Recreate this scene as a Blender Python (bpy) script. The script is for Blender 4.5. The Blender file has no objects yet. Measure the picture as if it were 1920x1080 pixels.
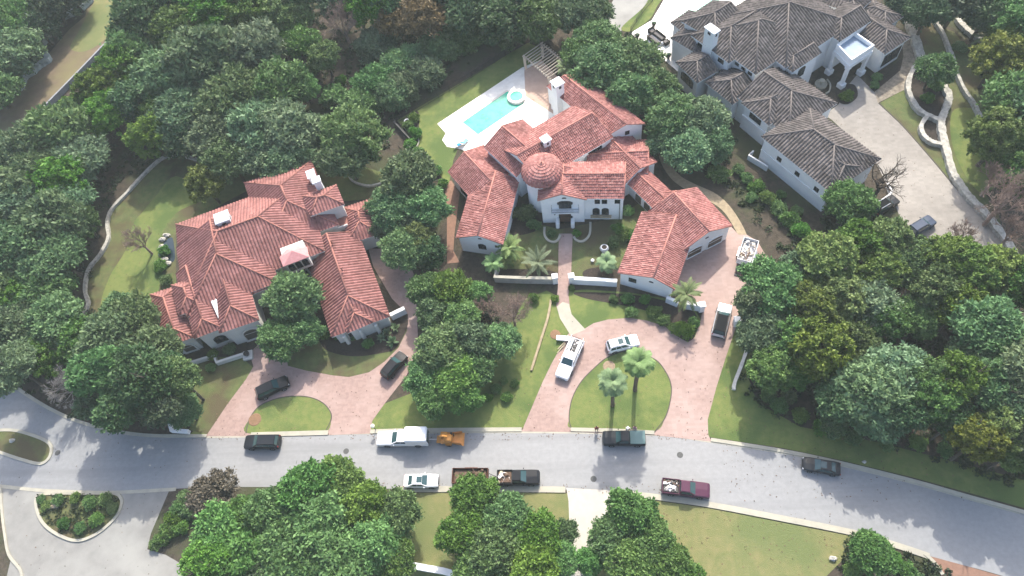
import bpy, bmesh, math, random
from mathutils import Vector, Matrix
from mathutils.geometry import tessellate_polygon
import numpy as np
random.seed(7)
rnd = random.random
S = bpy.context.scene
COL = S.collection

# ------------------------------------------------------------------ camera
NADIR = (1125.0, 1290.0); FOC = 1330.0; CAMH = 97.0
_d = Vector((NADIR[0]-960, -(NADIR[1]-540)))
_tilt = math.atan(_d.length/FOC); _roll = math.atan2(_d.x, -_d.y)
ROT = Matrix.Rotation(_tilt, 3, 'X') @ Matrix.Rotation(-_roll, 3, 'Z')
_ix = ROT @ Vector((1, 0, 0))
ROT = Matrix.Rotation(-math.atan2(_ix.y, _ix.x), 3, 'Z') @ ROT
cam = bpy.data.cameras.new('camera'); cam.sensor_width = 36; cam.lens = FOC/1920*36
cam.clip_start = 1; cam.clip_end = 3000
camo = bpy.data.objects.new('camera', cam); COL.objects.link(camo)
camo.matrix_world = Matrix.Translation((0, 0, CAMH)) @ ROT.to_4x4()
S.camera = camo

def P(x, y, z=0.0):
    """world point at height z seen at pixel x,y of the 1920x1080 photograph"""
    v = ROT @ Vector((x-960, -(y-540), -FOC)); t = (z-CAMH)/v.z
    return Vector((v.x*t, v.y*t, z))

# ------------------------------------------------------------------ light
SUN_EL, SUN_AZ = 43.0, 82.0          # azimuth measured from +x towards +y
W = bpy.data.worlds.new('World'); S.world = W; W.use_nodes = True
nt = W.node_tree; bg = nt.nodes['Background']
sky = nt.nodes.new('ShaderNodeTexSky'); sky.sky_type = 'NISHITA'; sky.sun_disc = False
sky.sun_elevation = math.radians(SUN_EL); sky.sun_rotation = math.radians(90-SUN_AZ)
sky.air_density = 0.9; sky.dust_density = 3.5; sky.ozone_density = 1.0
nt.links.new(sky.outputs[0], bg.inputs[0]); bg.inputs[1].default_value = 0.15
sl = bpy.data.lights.new('sun', 'SUN'); sl.energy = 2.4; sl.angle = math.radians(0.6); sl.color = (1, .95, .86)
so = bpy.data.objects.new('sun', sl); COL.objects.link(so)
_sd = Vector((math.cos(math.radians(SUN_EL))*math.cos(math.radians(SUN_AZ)), math.cos(math.radians(SUN_EL))*math.sin(math.radians(SUN_AZ)), math.sin(math.radians(SUN_EL))))
so.rotation_euler = _sd.to_track_quat('Z', 'Y').to_euler(); so.location = (0, 60, 120)
S.view_settings.view_transform = 'Standard'; S.view_settings.look = 'None'
S.view_settings.exposure = 1.42; S.view_settings.gamma = 1
S.cycles.max_bounces = 6; S.cycles.diffuse_bounces = 3; S.cycles.glossy_bounces = 2; S.cycles.transmission_bounces = 3
S.cycles.use_denoising = True

# ------------------------------------------------------------------ materials
MATS = {}
def mat(name, c1, c2=None, scale=1.0, rough=.8, bump=0, bscale=8, c3=None, s3=.05, spec=.3, metal=0, coat=0, trans=0, detail=6, lo=.35, hi=.65, lo3=.45, hi3=.6, st=None, cell=0, cellv=.08):
    if name in MATS: return MATS[name]
    m = bpy.data.materials.new(name); m.use_nodes = True; t = m.node_tree; N = t.nodes; Lk = t.links
    b = N['Principled BSDF']; b.inputs['Roughness'].default_value = rough; b.inputs['Specular IOR Level'].default_value = spec
    b.inputs['Metallic'].default_value = metal; b.inputs['Coat Weight'].default_value = coat
    b.inputs['Base Color'].default_value = (*c1, 1)
    geo = N.new('ShaderNodeNewGeometry')
    def vec(op, v, k):
        x = N.new('ShaderNodeVectorMath'); x.operation = op; Lk.new(v, x.inputs[0])
        if k: x.inputs[1].default_value = k
        return x.outputs[0]
    def noise(s, d=detail, stv=None):
        n = N.new('ShaderNodeTexNoise'); n.inputs['Scale'].default_value = s; n.inputs['Detail'].default_value = d; n.inputs['Roughness'].default_value = .62
        Lk.new(vec('MULTIPLY', geo.outputs['Position'], stv) if stv else geo.outputs['Position'], n.inputs['Vector']); return n
    def rng(n, a, c):
        r = N.new('ShaderNodeMapRange'); r.inputs[1].default_value = a; r.inputs[2].default_value = c; Lk.new(n.outputs[0], r.inputs[0]); return r
    def mix(f, a, c):
        x = N.new('ShaderNodeMix'); x.data_type = 'RGBA'; Lk.new(f.outputs[0], x.inputs[0])
        for k, v in ((6, a), (7, c)):
            if isinstance(v, tuple): x.inputs[k].default_value = (*v, 1)
            else: Lk.new(v, x.inputs[k])
        return x.outputs[2]
    col = None
    if c2: col = mix(rng(noise(scale), lo, hi), c1, c2)
    if c3: col = mix(rng(noise(s3, 5, st), lo3, hi3), col or c1, c3)
    if cell and col:     # separate slabs or pavers, each with its own tone
        wn = N.new('ShaderNodeTexWhiteNoise'); Lk.new(vec('FLOOR', vec('MULTIPLY', geo.outputs['Position'], (cell, cell*1.7, 0)), None), wn.inputs[0])
        mr = N.new('ShaderNodeMapRange'); mr.inputs[3].default_value = 1-cellv; mr.inputs[4].default_value = 1+cellv; Lk.new(wn.outputs[0], mr.inputs[0])
        sc = N.new('ShaderNodeVectorMath'); sc.operation = 'SCALE'; Lk.new(col, sc.inputs[0]); Lk.new(mr.outputs[0], sc.inputs[3]); col = sc.outputs[0]
    if col: Lk.new(col, b.inputs['Base Color'])
    if bump:
        bn = N.new('ShaderNodeBump'); bn.inputs['Strength'].default_value = bump; bn.inputs['Distance'].default_value = .08
        Lk.new(noise(bscale, 4).outputs[0], bn.inputs['Height']); Lk.new(bn.outputs[0], b.inputs['Normal'])
    MATS[name] = m; return m

def tile_mat(name, c1, c2, c3, rough=.75):
    """roof tiles: each tile its own tone (UV counts tiles), weather stains over the whole"""
    m = bpy.data.materials.new(name); m.use_nodes = True; t = m.node_tree; N = t.nodes; Lk = t.links
    b = N['Principled BSDF']; b.inputs['Roughness'].default_value = rough; b.inputs['Specular IOR Level'].default_value = .25
    uv = N.new('ShaderNodeUVMap'); fl = N.new('ShaderNodeVectorMath'); fl.operation = 'FLOOR'; Lk.new(uv.outputs[0], fl.inputs[0])
    wn = N.new('ShaderNodeTexWhiteNoise'); wn.noise_dimensions = '3D'; Lk.new(fl.outputs[0], wn.inputs[0])
    r = N.new('ShaderNodeValToRGB'); e = r.color_ramp.elements
    e[0].position = .0; e[0].color = (*c1, 1); e[1].position = 1; e[1].color = (*c3, 1)
    x = e.new(.5); x.color = (*c2, 1); Lk.new(wn.outputs[0], r.inputs[0])
    geo = N.new('ShaderNodeNewGeometry'); n = N.new('ShaderNodeTexNoise'); n.inputs['Scale'].default_value = .35; n.inputs['Detail'].default_value = 8
    Lk.new(geo.outputs['Position'], n.inputs['Vector'])
    mr = N.new('ShaderNodeMapRange'); mr.inputs[1].default_value = .3; mr.inputs[2].default_value = .7; mr.inputs[3].default_value = .72; mr.inputs[4].default_value = 1.18
    Lk.new(n.outputs[0], mr.inputs[0])
    mx = N.new('ShaderNodeVectorMath'); mx.operation = 'SCALE'; Lk.new(r.outputs[0], mx.inputs[0]); Lk.new(mr.outputs[0], mx.inputs[3])
    Lk.new(mx.outputs[0], b.inputs['Base Color']); MATS[name] = m; return m

def leaf_mat(name, dark, light, rough=.6, tr=.25):
    m = bpy.data.materials.new(name); m.use_nodes = True; t = m.node_tree; N = t.nodes; Lk = t.links
    b = N['Principled BSDF']; b.inputs['Roughness'].default_value = rough; b.inputs['Specular IOR Level'].default_value = .25
    at = N.new('ShaderNodeAttribute'); at.attribute_name = 'tone'
    oi = N.new('ShaderNodeObjectInfo')
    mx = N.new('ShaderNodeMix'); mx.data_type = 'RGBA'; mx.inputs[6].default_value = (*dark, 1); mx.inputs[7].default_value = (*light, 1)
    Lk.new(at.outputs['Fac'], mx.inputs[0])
    hs = N.new('ShaderNodeHueSaturation')
    for k, (lo, hi) in (('Hue', (.475, .525)), ('Value', (.78, 1.25)), ('Saturation', (.8, 1.15))):
        mr = N.new('ShaderNodeMapRange'); mr.inputs[3].default_value = lo; mr.inputs[4].default_value = hi
        mm = N.new('ShaderNodeMath'); mm.operation = 'FRACT'; mu = N.new('ShaderNodeMath'); mu.operation = 'MULTIPLY'; mu.inputs[1].default_value = {'Hue': 7.3, 'Value': 3.7, 'Saturation': 13.1}[k]
        Lk.new(oi.outputs['Random'], mu.inputs[0]); Lk.new(mu.outputs[0], mm.inputs[0]); Lk.new(mm.outputs[0], mr.inputs[0]); Lk.new(mr.outputs[0], hs.inputs[k])
    Lk.new(mx.outputs[2], hs.inputs['Color']); Lk.new(hs.outputs[0], b.inputs['Base Color'])
    tl = N.new('ShaderNodeBsdfTranslucent'); Lk.new(hs.outputs[0], tl.inputs[0])
    ms = N.new('ShaderNodeMixShader'); ms.inputs[0].default_value = tr
    Lk.new(b.outputs[0], ms.inputs[1]); Lk.new(tl.outputs[0], ms.inputs[2]); Lk.new(ms.outputs[0], N['Material Output'].inputs[0])
    MATS[name] = m; return m

# ------------------------------------------------------------------ mesh helpers
class MB:
    def __init__(s): s.v = []; s.f = []; s.mi = []; s.mats = []
    def _m(s, m):
        if m not in s.mats: s.mats.append(m)
        return s.mats.index(m)
    def add(s, vs, fs, m=None):
        o = len(s.v); s.v += [tuple(v) for v in vs]; k = s._m(m) if m else 0
        for f in fs: s.f.append(tuple(i+o for i in f)); s.mi.append(k)
    def prism(s, poly, vec, m=None):
        vec = Vector(vec); a = [Vector(p) for p in poly]; n = len(a)
        nr = Vector((0, 0, 0))
        for i in range(n): nr += a[i].cross(a[(i+1) % n])
        if nr.dot(vec) > 0: a.reverse()
        s.add(a+[p+vec for p in a], [tuple(range(n)), tuple(range(2*n-1, n-1, -1))]+[(i, i+n, (i+1) % n+n, (i+1) % n)[::1] for i in range(n)], m)
    def box(s, c, size, rz=0, m=None, bev=0):
        x, y, z = (k/2 for k in size); c = Vector(c); R = Matrix.Rotation(rz, 3, 'Z')
        if bev:
            b = min(bev, x*.9, y*.9, z*.9); vs = []; fs = []
            ring = lambda X, Y, Z, k: [(X-k, -Y, Z), (X, -Y+k, Z), (X, Y-k, Z), (X-k, Y, Z), (-X+k, Y, Z), (-X, Y-k, Z), (-X, -Y+k, Z), (-X+k, -Y, Z)]
            for X, Y, Z, k in ((x-b, y-b, -z, b*.5), (x, y, -z+b, b), (x, y, z-b, b), (x-b, y-b, z, b*.5)): vs += [c+R@Vector(p) for p in ring(X, Y, Z, k)]
            for r in range(3): fs += [(r*8+i, r*8+(i+1) % 8, r*8+8+(i+1) % 8, r*8+8+i) for i in range(8)]
            fs += [tuple(range(7, -1, -1)), tuple(range(24, 32))]; s.add(vs, fs, m); return
        vs = [c+R@Vector((a*x, b*y, d*z)) for d in (-1, 1) for a, b in ((-1, -1), (1, -1), (1, 1), (-1, 1))]
        s.add(vs, [(3, 2, 1, 0), (4, 5, 6, 7), (0, 1, 5, 4), (1, 2, 6, 5), (2, 3, 7, 6), (3, 0, 4, 7)], m)
    def tube(s, path, rad, n=6, m=None, cap=True):
        path = [Vector(p) for p in path]; k = len(path)
        if not isinstance(rad, (list, tuple)): rad = [rad]*k
        vs = []
        for i, p in enumerate(path):
            d = (path[min(i+1, k-1)]-path[max(i-1, 0)]).normalized()
            u = d.cross(Vector((0, 0, 1)) if abs(d.z) < .9 else Vector((1, 0, 0))).normalized(); w = d.cross(u)
            vs += [p+(u*math.cos(2*math.pi*j/n)+w*math.sin(2*math.pi*j/n))*rad[i] for j in range(n)]
        fs = [(i*n+j, i*n+(j+1) % n, (i+1)*n+(j+1) % n, (i+1)*n+j) for i in range(k-1) for j in range(n)]
        if cap: fs += [tuple(range(n-1, -1, -1)), tuple(range((k-1)*n, k*n))]
        s.add(vs, fs, m)
    def lathe(s, c, prof, n=24, m=None):
        c = Vector(c); vs = [c+Vector((r*math.cos(2*math.pi*j/n), r*math.sin(2*math.pi*j/n), z)) for r, z in prof for j in range(n)]
        k = len(prof)
        fs = [(i*n+j, i*n+(j+1) % n, (i+1)*n+(j+1) % n, (i+1)*n+j) for i in range(k-1) for j in range(n)]
        fs += [tuple(range(n-1, -1, -1)), tuple(range((k-1)*n, k*n))]
        s.add(vs, fs, m)
    def ball(s, c, r, m=None, n=8, k=5, jit=0):
        c = Vector(c); r = Vector(r) if not isinstance(r, (int, float)) else Vector((r, r, r))
        prof = [(math.sin(math.pi*i/k), -math.cos(math.pi*i/k)) for i in range(k+1)]
        vs = []
        for a, z in prof:
            for j in range(n):
                q = 1+jit*(rnd()-.5); vs.append(c+Vector((r.x*a*math.cos(2*math.pi*j/n)*q, r.y*a*math.sin(2*math.pi*j/n)*q, r.z*z*q)))
        s.add(vs, [(i*n+j, i*n+(j+1) % n, (i+1)*n+(j+1) % n, (i+1)*n+j) for i in range(k) for j in range(n)], m)
    def build(s, name, m=None, parent=None, smooth=False, loc=None):
        me = bpy.data.meshes.new(name); me.from_pydata(s.v, [], s.f)
        if s.mats:
            for x in s.mats: me.materials.append(x)
            me.polygons.foreach_set('material_index', s.mi)
        elif m: me.materials.append(m)
        if smooth: me.polygons.foreach_set('use_smooth', [True]*len(me.polygons))
        me.update()
        o = bpy.data.objects.new(name, me); COL.objects.link(o)
        if parent: o.parent = parent
        if loc: o.location = loc
        return o

def tag(o, label=None, cat=None, group=None, kind=None):
    if label: o['label'] = label
    if cat: o['category'] = cat
    if group: o['group'] = group
    if kind: o['kind'] = kind
    return o
def empty(name, label, cat, loc=(0, 0, 0), rz=0, group=None):
    o = bpy.data.objects.new(name, None); COL.objects.link(o); o.location = loc; o.rotation_euler = (0, 0, rz)
    o.empty_display_size = .5
    return tag(o, label, cat, group)
def rel(parent, *objs):
    """keep world-space meshes in place under a parent standing elsewhere"""
    inv = Matrix.LocRotScale(parent.location, parent.rotation_euler, None).inverted()
    for o in objs: o.parent = parent; o.matrix_parent_inverse = inv
def smooth_path(pts, n=6, closed=False):
    k = len(pts); out = []
    rg = range(k) if closed else range(k-1)
    for i in rg:
        if closed: a, b, c, d = (pts[(i+j-1) % k] for j in range(4))
        else: a, b, c, d = pts[max(i-1, 0)], pts[i], pts[i+1], pts[min(i+2, k-1)]
        for j in range(n):
            t = j/n
            out.append(tuple(.5*((2*b[q])+(-a[q]+c[q])*t+(2*a[q]-5*b[q]+4*c[q]-d[q])*t*t+(-a[q]+3*b[q]-3*c[q]+d[q])*t**3) for q in range(len(b))))
    if not closed: out.append(tuple(pts[-1]))
    return out
def sheet(name, px, z, m, smooth=True, kind='structure', thick=0):
    pts = smooth_path(px, 5, True) if smooth else px
    w = [P(x, y, z) for x, y in pts]
    tri = tessellate_polygon([w]); mb = MB()
    fs = []
    for t in tri:
        a, b, c = (w[i] for i in t)
        fs.append(t if (b-a).cross(c-a).z > 0 else t[::-1])
    mb.add(w, fs)
    if thick:
        n = len(w); mb.add([*w, *[p-Vector((0, 0, thick)) for p in w]], [(i, (i+1) % n, (i+1) % n+n, i+n) for i in range(n)])
    o = mb.build(name, m)
    if kind: o['kind'] = kind
    return o
def band(mb, pts, width, z0, z1, closed=False, m=None, wob=0):
    """solid band of the given width along world xy points"""
    k = len(pts); L = []; Rr = []
    for i in range(k):
        a = pts[(i-1) % k] if closed else pts[max(i-1, 0)]; b = pts[(i+1) % k] if closed else pts[min(i+1, k-1)]
        d = Vector((b[0]-a[0], b[1]-a[1])).normalized(); n = Vector((-d.y, d.x)); w = width/2*(1+wob*(rnd()-.5))
        L.append(Vector((pts[i][0], pts[i][1]))+n*w); Rr.append(Vector((pts[i][0], pts[i][1]))-n*w)
    vs = []
    for i in range(k):
        h = z1+(wob*.25*(rnd()-.5)*(z1-z0) if wob else 0)
        vs += [(*L[i], z0), (*L[i], h), (*Rr[i], h), (*Rr[i], z0)]
    fs = []
    for i in range(k if closed else k-1):
        j = (i+1) % k
        for q in range(4): fs.append((i*4+q, i*4+(q+1) % 4, j*4+(q+1) % 4, j*4+q)[::-1])
    if not closed: fs += [(0, 1, 2, 3), ((k-1)*4+3, (k-1)*4+2, (k-1)*4+1, (k-1)*4)]
    mb.add(vs, fs, m)
def kerb(name, px, width, h, m, closed=False, z=0, kind='structure', n=6, wob=0):
    pts = [P(x, y, z+h) for x, y in smooth_path(px, n, closed)]
    mb = MB(); band(mb, pts, width, z-.05, z+h, closed, None, wob); o = mb.build(name, m)
    if kind: o['kind'] = kind
    return o
def wall(name, label, cat, px, width, h, m, closed=False, n=6, wob=0, group=None, capm=None):
    o = kerb(name, px, width, h, m, closed, 0, None, n, wob); tag(o, label, cat, group)
    if capm:
        pts = [P(x, y, h) for x, y in smooth_path(px, n, closed)]; mb = MB(); band(mb, pts, width+.12, h, h+.1, closed); rel(o, mb.build('coping', capm))
    return o

# ------------------------------------------------------------------ material palette
WHITE = mat('white_stucco', (.80, .80, .785), (.73, .735, .725), .5, .9, .15, 6)
STUC2 = mat('warm_stucco', (.60, .59, .55), (.53, .52, .48), .5, .9, .15, 6)
STUC3 = mat('cool_stucco', (.72, .735, .73), (.65, .665, .66), .4, .9, .1, 6)
GLASS = mat('window_glass', (.02, .028, .033), None, rough=.08, spec=.6)
DARKM = mat('dark_metal', (.025, .025, .025), rough=.5)
WOOD = mat('dark_wood', (.10, .055, .035), (.07, .04, .025), 3, .7)
TERRA1 = tile_mat('terracotta_tile', (.205, .085, .074), (.25, .111, .097), (.293, .137, .121))
TERRA2 = tile_mat('mission_tile', (.225, .088, .076), (.305, .129, .112), (.40, .195, .168))
SLATE = tile_mat('grey_tile', (.065, .056, .052), (.10, .087, .08), (.15, .13, .12))
CAP1 = mat('terracotta_ridge', (.31, .138, .108), (.26, .112, .088), 2, .8)
CAP3 = mat('grey_ridge', (.14, .123, .113), (.115, .10, .093), 2, .8)
DIRT = mat('leaf_litter', (.078, .062, .045), (.040, .034, .025), 1.3, 1, .9, 5, (.055, .062, .030), .09, detail=14, lo3=.5, hi3=.6)
MULCH = mat('mulch', (.052, .040, .032), (.03, .025, .02), 3, 1, .6, 6)
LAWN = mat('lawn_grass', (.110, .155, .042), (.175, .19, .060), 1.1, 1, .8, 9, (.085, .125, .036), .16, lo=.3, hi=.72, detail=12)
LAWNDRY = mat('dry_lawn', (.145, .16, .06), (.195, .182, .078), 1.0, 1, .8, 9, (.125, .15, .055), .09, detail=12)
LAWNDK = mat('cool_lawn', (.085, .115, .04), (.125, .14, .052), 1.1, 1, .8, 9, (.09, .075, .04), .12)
ASPH = mat('asphalt', (.255, .257, .255), (.22, .222, .22), 1.6, .62, .1, 30, (.19, .192, .19), .45, spec=.5, st=(.07, .9, 1), lo3=.48, hi3=.72, detail=12)
CONC = mat('concrete', (.24, .235, .215), (.195, .19, .175), .5, .75, .1, 10, (.28, .275, .25), .07)
CREAM = mat('cream_concrete', (.40, .375, .295), (.32, .305, .25), .6, .85, .1, 8)
PINK = mat('pink_pavers', (.325, .228, .196), (.275, .190, .162), 2.2, .8, .3, 20, (.355, .26, .226), .1, detail=12, cell=1.6, cellv=.07)
BEIGE = mat('beige_paving', (.27, .248, .218), (.225, .207, .182), .7, .85, .15, 14, (.295, .272, .24), .08, cell=1.4, cellv=.07)
DECKM = mat('pool_paving', (.74, .72, .66), (.66, .63, .57), .8, .45, .1, 10, cell=.9, cellv=.06)
TAN = mat('tan_stone', (.36, .29, .19), (.25, .20, .13), 1.5, .9, .4, 5)
FLAG = mat('flagstone', (.30, .26, .20), (.15, .125, .095), 1.3, .9, .5, 4)
LIME = mat('limestone', (.50, .48, .42), (.27, .26, .23), 1.8, .95, .6, 4)
COPM = mat('clay_paving', (.25, .145, .10), (.20, .115, .08), 2, .9)
def water_mat():
    m = mat('pool_water', (.035, .38, .25), (.075, .48, .34), .6, .1, .12, 2.5, spec=.35); return m
POOL = water_mat()

# ------------------------------------------------------------------ ground
g = MB(); g.add([(-420, -150, 0), (420, -150, 0), (420, 520, 0), (-420, 520, 0)], [(0, 1, 2, 3)]); g.build('ground', DIRT)['kind'] = 'structure'
NORTH = [(-300, 520), (-80, 660), (-20, 702), (21, 721), (53, 742), (91, 765), (141, 788), (197, 804), (246, 813), (299, 817), (387, 817), (520, 814), (694, 809), (780, 807), (900, 807), (980, 806), (1072, 806), (1150, 808), (1227, 812), (1333, 824), (1467, 845), (1573, 867), (1703, 899), (1813, 930), (1913, 958), (2020, 990), (2400, 1108)]
SOUTH = [(-300, 895), (-80, 905), (0, 908), (72, 918), (160, 922), (225, 922), (317, 917), (420, 913), (600, 914), (777, 917), (957, 917), (1060, 918), (1160, 923), (1240, 933), (1330, 946), (1447, 968), (1597, 998), (1680, 1022), (1743, 1043), (1800, 1058), (1880, 1080), (2020, 1125), (2300, 1215)]
sheet('street', smooth_path(NORTH, 4)+smooth_path(SOUTH, 4)[::-1], .02, ASPH, False)
sheet('verge', [(355, 815), (520, 811), (700, 806), (980, 803), (1230, 808), (1333, 820), (1467, 840), (1573, 862), (1703, 893), (1813, 923), (1940, 958), (2350, 1086), (2350, 1040), (1920, 900), (1800, 868), (1650, 830), (1500, 800), (1420, 755), (1400, 700), (1422, 640), (1395, 604), (1350, 600), (1300, 660), (1100, 650), (1040, 552), (1025, 545), (985, 560), (940, 640), (900, 730), (790, 730), (700, 765), (600, 720), (470, 700), (420, 760)], .012, LAWN, False)
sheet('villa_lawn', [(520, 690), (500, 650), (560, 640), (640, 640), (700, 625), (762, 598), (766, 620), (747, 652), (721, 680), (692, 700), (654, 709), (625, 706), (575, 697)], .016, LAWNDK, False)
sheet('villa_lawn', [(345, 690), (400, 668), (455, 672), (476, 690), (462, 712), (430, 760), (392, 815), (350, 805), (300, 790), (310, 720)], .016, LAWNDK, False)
sheet('south_lawn', [(1066, 925), (1160, 929), (1240, 940), (1330, 953), (1447, 976), (1600, 1006), (1590, 1040), (1540, 1090), (1540, 1400), (600, 1400), (720, 1000), (760, 924), (957, 923)], .014, LAWNDRY, False)
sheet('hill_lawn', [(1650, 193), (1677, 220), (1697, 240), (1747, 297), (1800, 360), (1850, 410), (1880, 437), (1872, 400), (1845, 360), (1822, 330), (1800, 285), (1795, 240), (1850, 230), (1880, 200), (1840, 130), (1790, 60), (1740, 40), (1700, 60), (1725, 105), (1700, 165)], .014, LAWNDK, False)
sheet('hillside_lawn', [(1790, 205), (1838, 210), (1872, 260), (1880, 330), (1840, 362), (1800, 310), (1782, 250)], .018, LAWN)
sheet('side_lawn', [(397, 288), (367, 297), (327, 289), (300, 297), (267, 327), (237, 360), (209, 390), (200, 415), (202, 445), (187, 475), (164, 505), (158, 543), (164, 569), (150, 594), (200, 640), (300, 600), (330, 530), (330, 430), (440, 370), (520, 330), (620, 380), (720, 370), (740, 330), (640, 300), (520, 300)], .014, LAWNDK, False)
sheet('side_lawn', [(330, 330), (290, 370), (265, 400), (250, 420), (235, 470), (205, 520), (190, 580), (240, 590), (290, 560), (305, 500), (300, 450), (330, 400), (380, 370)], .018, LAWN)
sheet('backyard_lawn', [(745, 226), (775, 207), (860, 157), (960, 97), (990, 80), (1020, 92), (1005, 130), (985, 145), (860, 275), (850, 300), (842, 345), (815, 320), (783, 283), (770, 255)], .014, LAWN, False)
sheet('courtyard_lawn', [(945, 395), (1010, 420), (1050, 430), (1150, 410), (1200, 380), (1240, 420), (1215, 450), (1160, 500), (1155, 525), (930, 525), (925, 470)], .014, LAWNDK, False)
sheet('front_lawn', [(1060, 545), (1100, 543), (1180, 548), (1250, 560), (1300, 575), (1314, 600), (1303, 632), (1290, 642), (1263, 627), (1247, 612), (1213, 601), (1180, 596), (1140, 599), (1113, 606), (1095, 617), (1072, 590), (1066, 565)], .03, LAWN, False)
sheet('grass_strip', [(250, -15), (213, 43), (200, 77), (150, 128), (100, 180), (50, 230), (0, 280), (-40, 320), (-40, 240), (20, 190), (70, 130), (100, 90), (130, 55), (160, 30), (172, -15)], .014, mat('dry_soil', (.17, .125, .085), (.12, .095, .06), .5, 1, .4, 6, (.16, .14, .07), .08), False)
sheet('grass_strip', [(245, -15), (213, 43), (196, 74), (160, 96), (132, 90), (150, 55), (178, 0), (182, -15)], .022, LAWNDRY)
sheet('side_street', [(-60, 911), (0, 912), (72, 921), (160, 925), (225, 925), (317, 920), (300, 960), (283, 1000), (276, 1030), (310, 1040), (345, 1060), (420, 1300), (-40, 1300), (20, 1050), (8, 1000), (3, 950), (-2, 915)], .016, CONC, False)
sheet('service_lane', [(-60, 700), (0, 720), (0, 900), (-60, 910)], .008, CONC, False)
sheet('driveway', [(386, 818), (427, 757), (462, 710), (475, 687), (468, 662), (500, 630), (532, 640), (540, 686), (575, 695), (625, 704), (654, 707), (692, 698), (721, 678), (747, 652), (763, 620), (765, 590), (735, 560), (700, 500), (690, 465), (760, 470), (778, 520), (782, 600), (785, 660), (762, 704), (721, 757), (698, 789), (694, 813), (540, 818)], .04, PINK, False)
sheet('driveway', [(978, 809), (1000, 757), (1018, 715), (1035, 680), (1055, 645), (1065, 626), (1095, 617), (1113, 606), (1140, 599), (1180, 596), (1213, 601), (1247, 612), (1263, 627), (1290, 642), (1303, 632), (1314, 600), (1318, 577), (1290, 560), (1262, 548), (1262, 540), (1290, 470), (1368, 422), (1385, 440), (1400, 440), (1420, 452), (1440, 485), (1442, 500), (1410, 530), (1392, 572), (1386, 600), (1377, 622), (1360, 673), (1343, 727), (1327, 787), (1328, 815), (1334, 828), (1227, 816), (1072, 810)], .04, PINK, False)
sheet('lawn_island', [(461, 811), (468, 785), (488, 760), (528, 745), (570, 743), (600, 752), (617, 768), (621, 785), (608, 810), (530, 813)], .075, LAWN)
sheet('lawn_island', [(1072, 803), (1067, 785), (1072, 750), (1088, 718), (1112, 692), (1142, 668), (1180, 658), (1225, 672), (1245, 692), (1258, 720), (1257, 750), (1247, 783), (1227, 808), (1150, 806)], .075, LAWN)
sheet('path', [(1048, 438), (1074, 438), (1072, 480), (1071, 512), (1066, 553), (1070, 587), (1097, 619), (1070, 628), (1050, 597), (1043, 573), (1046, 540), (1047, 510), (1047, 480)], .055, PINK, False)
sheet('path', [(1050, 597), (1044, 575), (1055, 566), (1067, 570), (1072, 590), (1098, 618), (1070, 629)], .065, CREAM, False)
sheet('stone_path', [(1234, 288), (1246, 286), (1256, 306), (1276, 330), (1303, 345), (1345, 365), (1375, 395), (1400, 440), (1388, 445), (1362, 403), (1338, 382), (1298, 362), (1266, 342), (1246, 318)], .03, TAN)
sheet('stone_path', [(1208, 470), (1214, 440), (1206, 410), (1212, 385), (1224, 383), (1217, 408), (1226, 440), (1220, 468)], .03, TAN)
sheet('side_terrace', [(846, 338), (862, 362), (852, 440), (850, 470), (862, 492), (838, 494), (838, 400), (834, 345)], .05, COPM, False)
sheet('pool_deck', [(978, 127), (900, 179), (820, 232), (836, 250), (829, 262), (838, 275), (862, 279), (890, 290), (960, 310), (1070, 240), (1060, 190), (1050, 150), (1015, 112)], .06, DECKM, False)
sheet('terrace', [(983, 132), (1015, 112), (1060, 160), (1058, 205), (1040, 215), (1000, 190), (985, 180)], .07, mat('warm_paving', (.50, .36, .28), (.44, .31, .24), .8, .8), False)
sheet('pool', [(866, 229), (951, 170), (985, 194), (897, 254)], .075, POOL, False)
sheet('forecourt', [(1607, 140), (1640, 173), (1648, 193), (1677, 220), (1697, 240), (1747, 297), (1800, 360), (1847, 407), (1882, 437), (1913, 487), (1950, 560), (1900, 560), (1860, 500), (1747, 452), (1690, 415), (1672, 365), (1640, 300), (1560, 225), (1545, 215), (1572, 196), (1590, 160)], .04, BEIGE, False)
sheet('stone_path', [(1690, 68), (1712, 62), (1722, 90), (1726, 107), (1707, 128), (1702, 165), (1646, 193), (1640, 172), (1688, 132), (1694, 105)], .06, FLAG, False)
sheet('patio', [(1182, 62), (1222, 38), (1236, 15), (1250, -10), (1400, -10), (1400, 60), (1290, 150), (1240, 108)], .06, DECKM, False)
sheet('pool', [(1250, 20), (1268, -14), (1345, -14), (1338, 22), (1310, 30), (1275, 32)], .075, POOL)
sheet('path', [(1120, 60), (1150, 0), (1160, -20), (1250, -20), (1225, 0), (1180, 48), (1150, 62)], .03, CONC)
sheet('grass_strip', [(1165, 52), (1205, 15), (1222, -10), (1245, -10), (1232, 12), (1218, 36), (1185, 58)], .05, LAWN)
sheet('driveway', [(1062, 915), (1160, 920), (1140, 960), (1118, 1000), (1115, 1400), (1070, 1400), (1068, 1000), (1066, 940)], .03, mat('pale_concrete', (.46, .43, .37), (.40, .375, .33), .7, .85), False)
sheet('driveway', [(1745, 1043), (1800, 1058), (1880, 1081), (1960, 1108), (1960, 1300), (1820, 1300), (1765, 1080)], .03, COPM, False)
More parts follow.
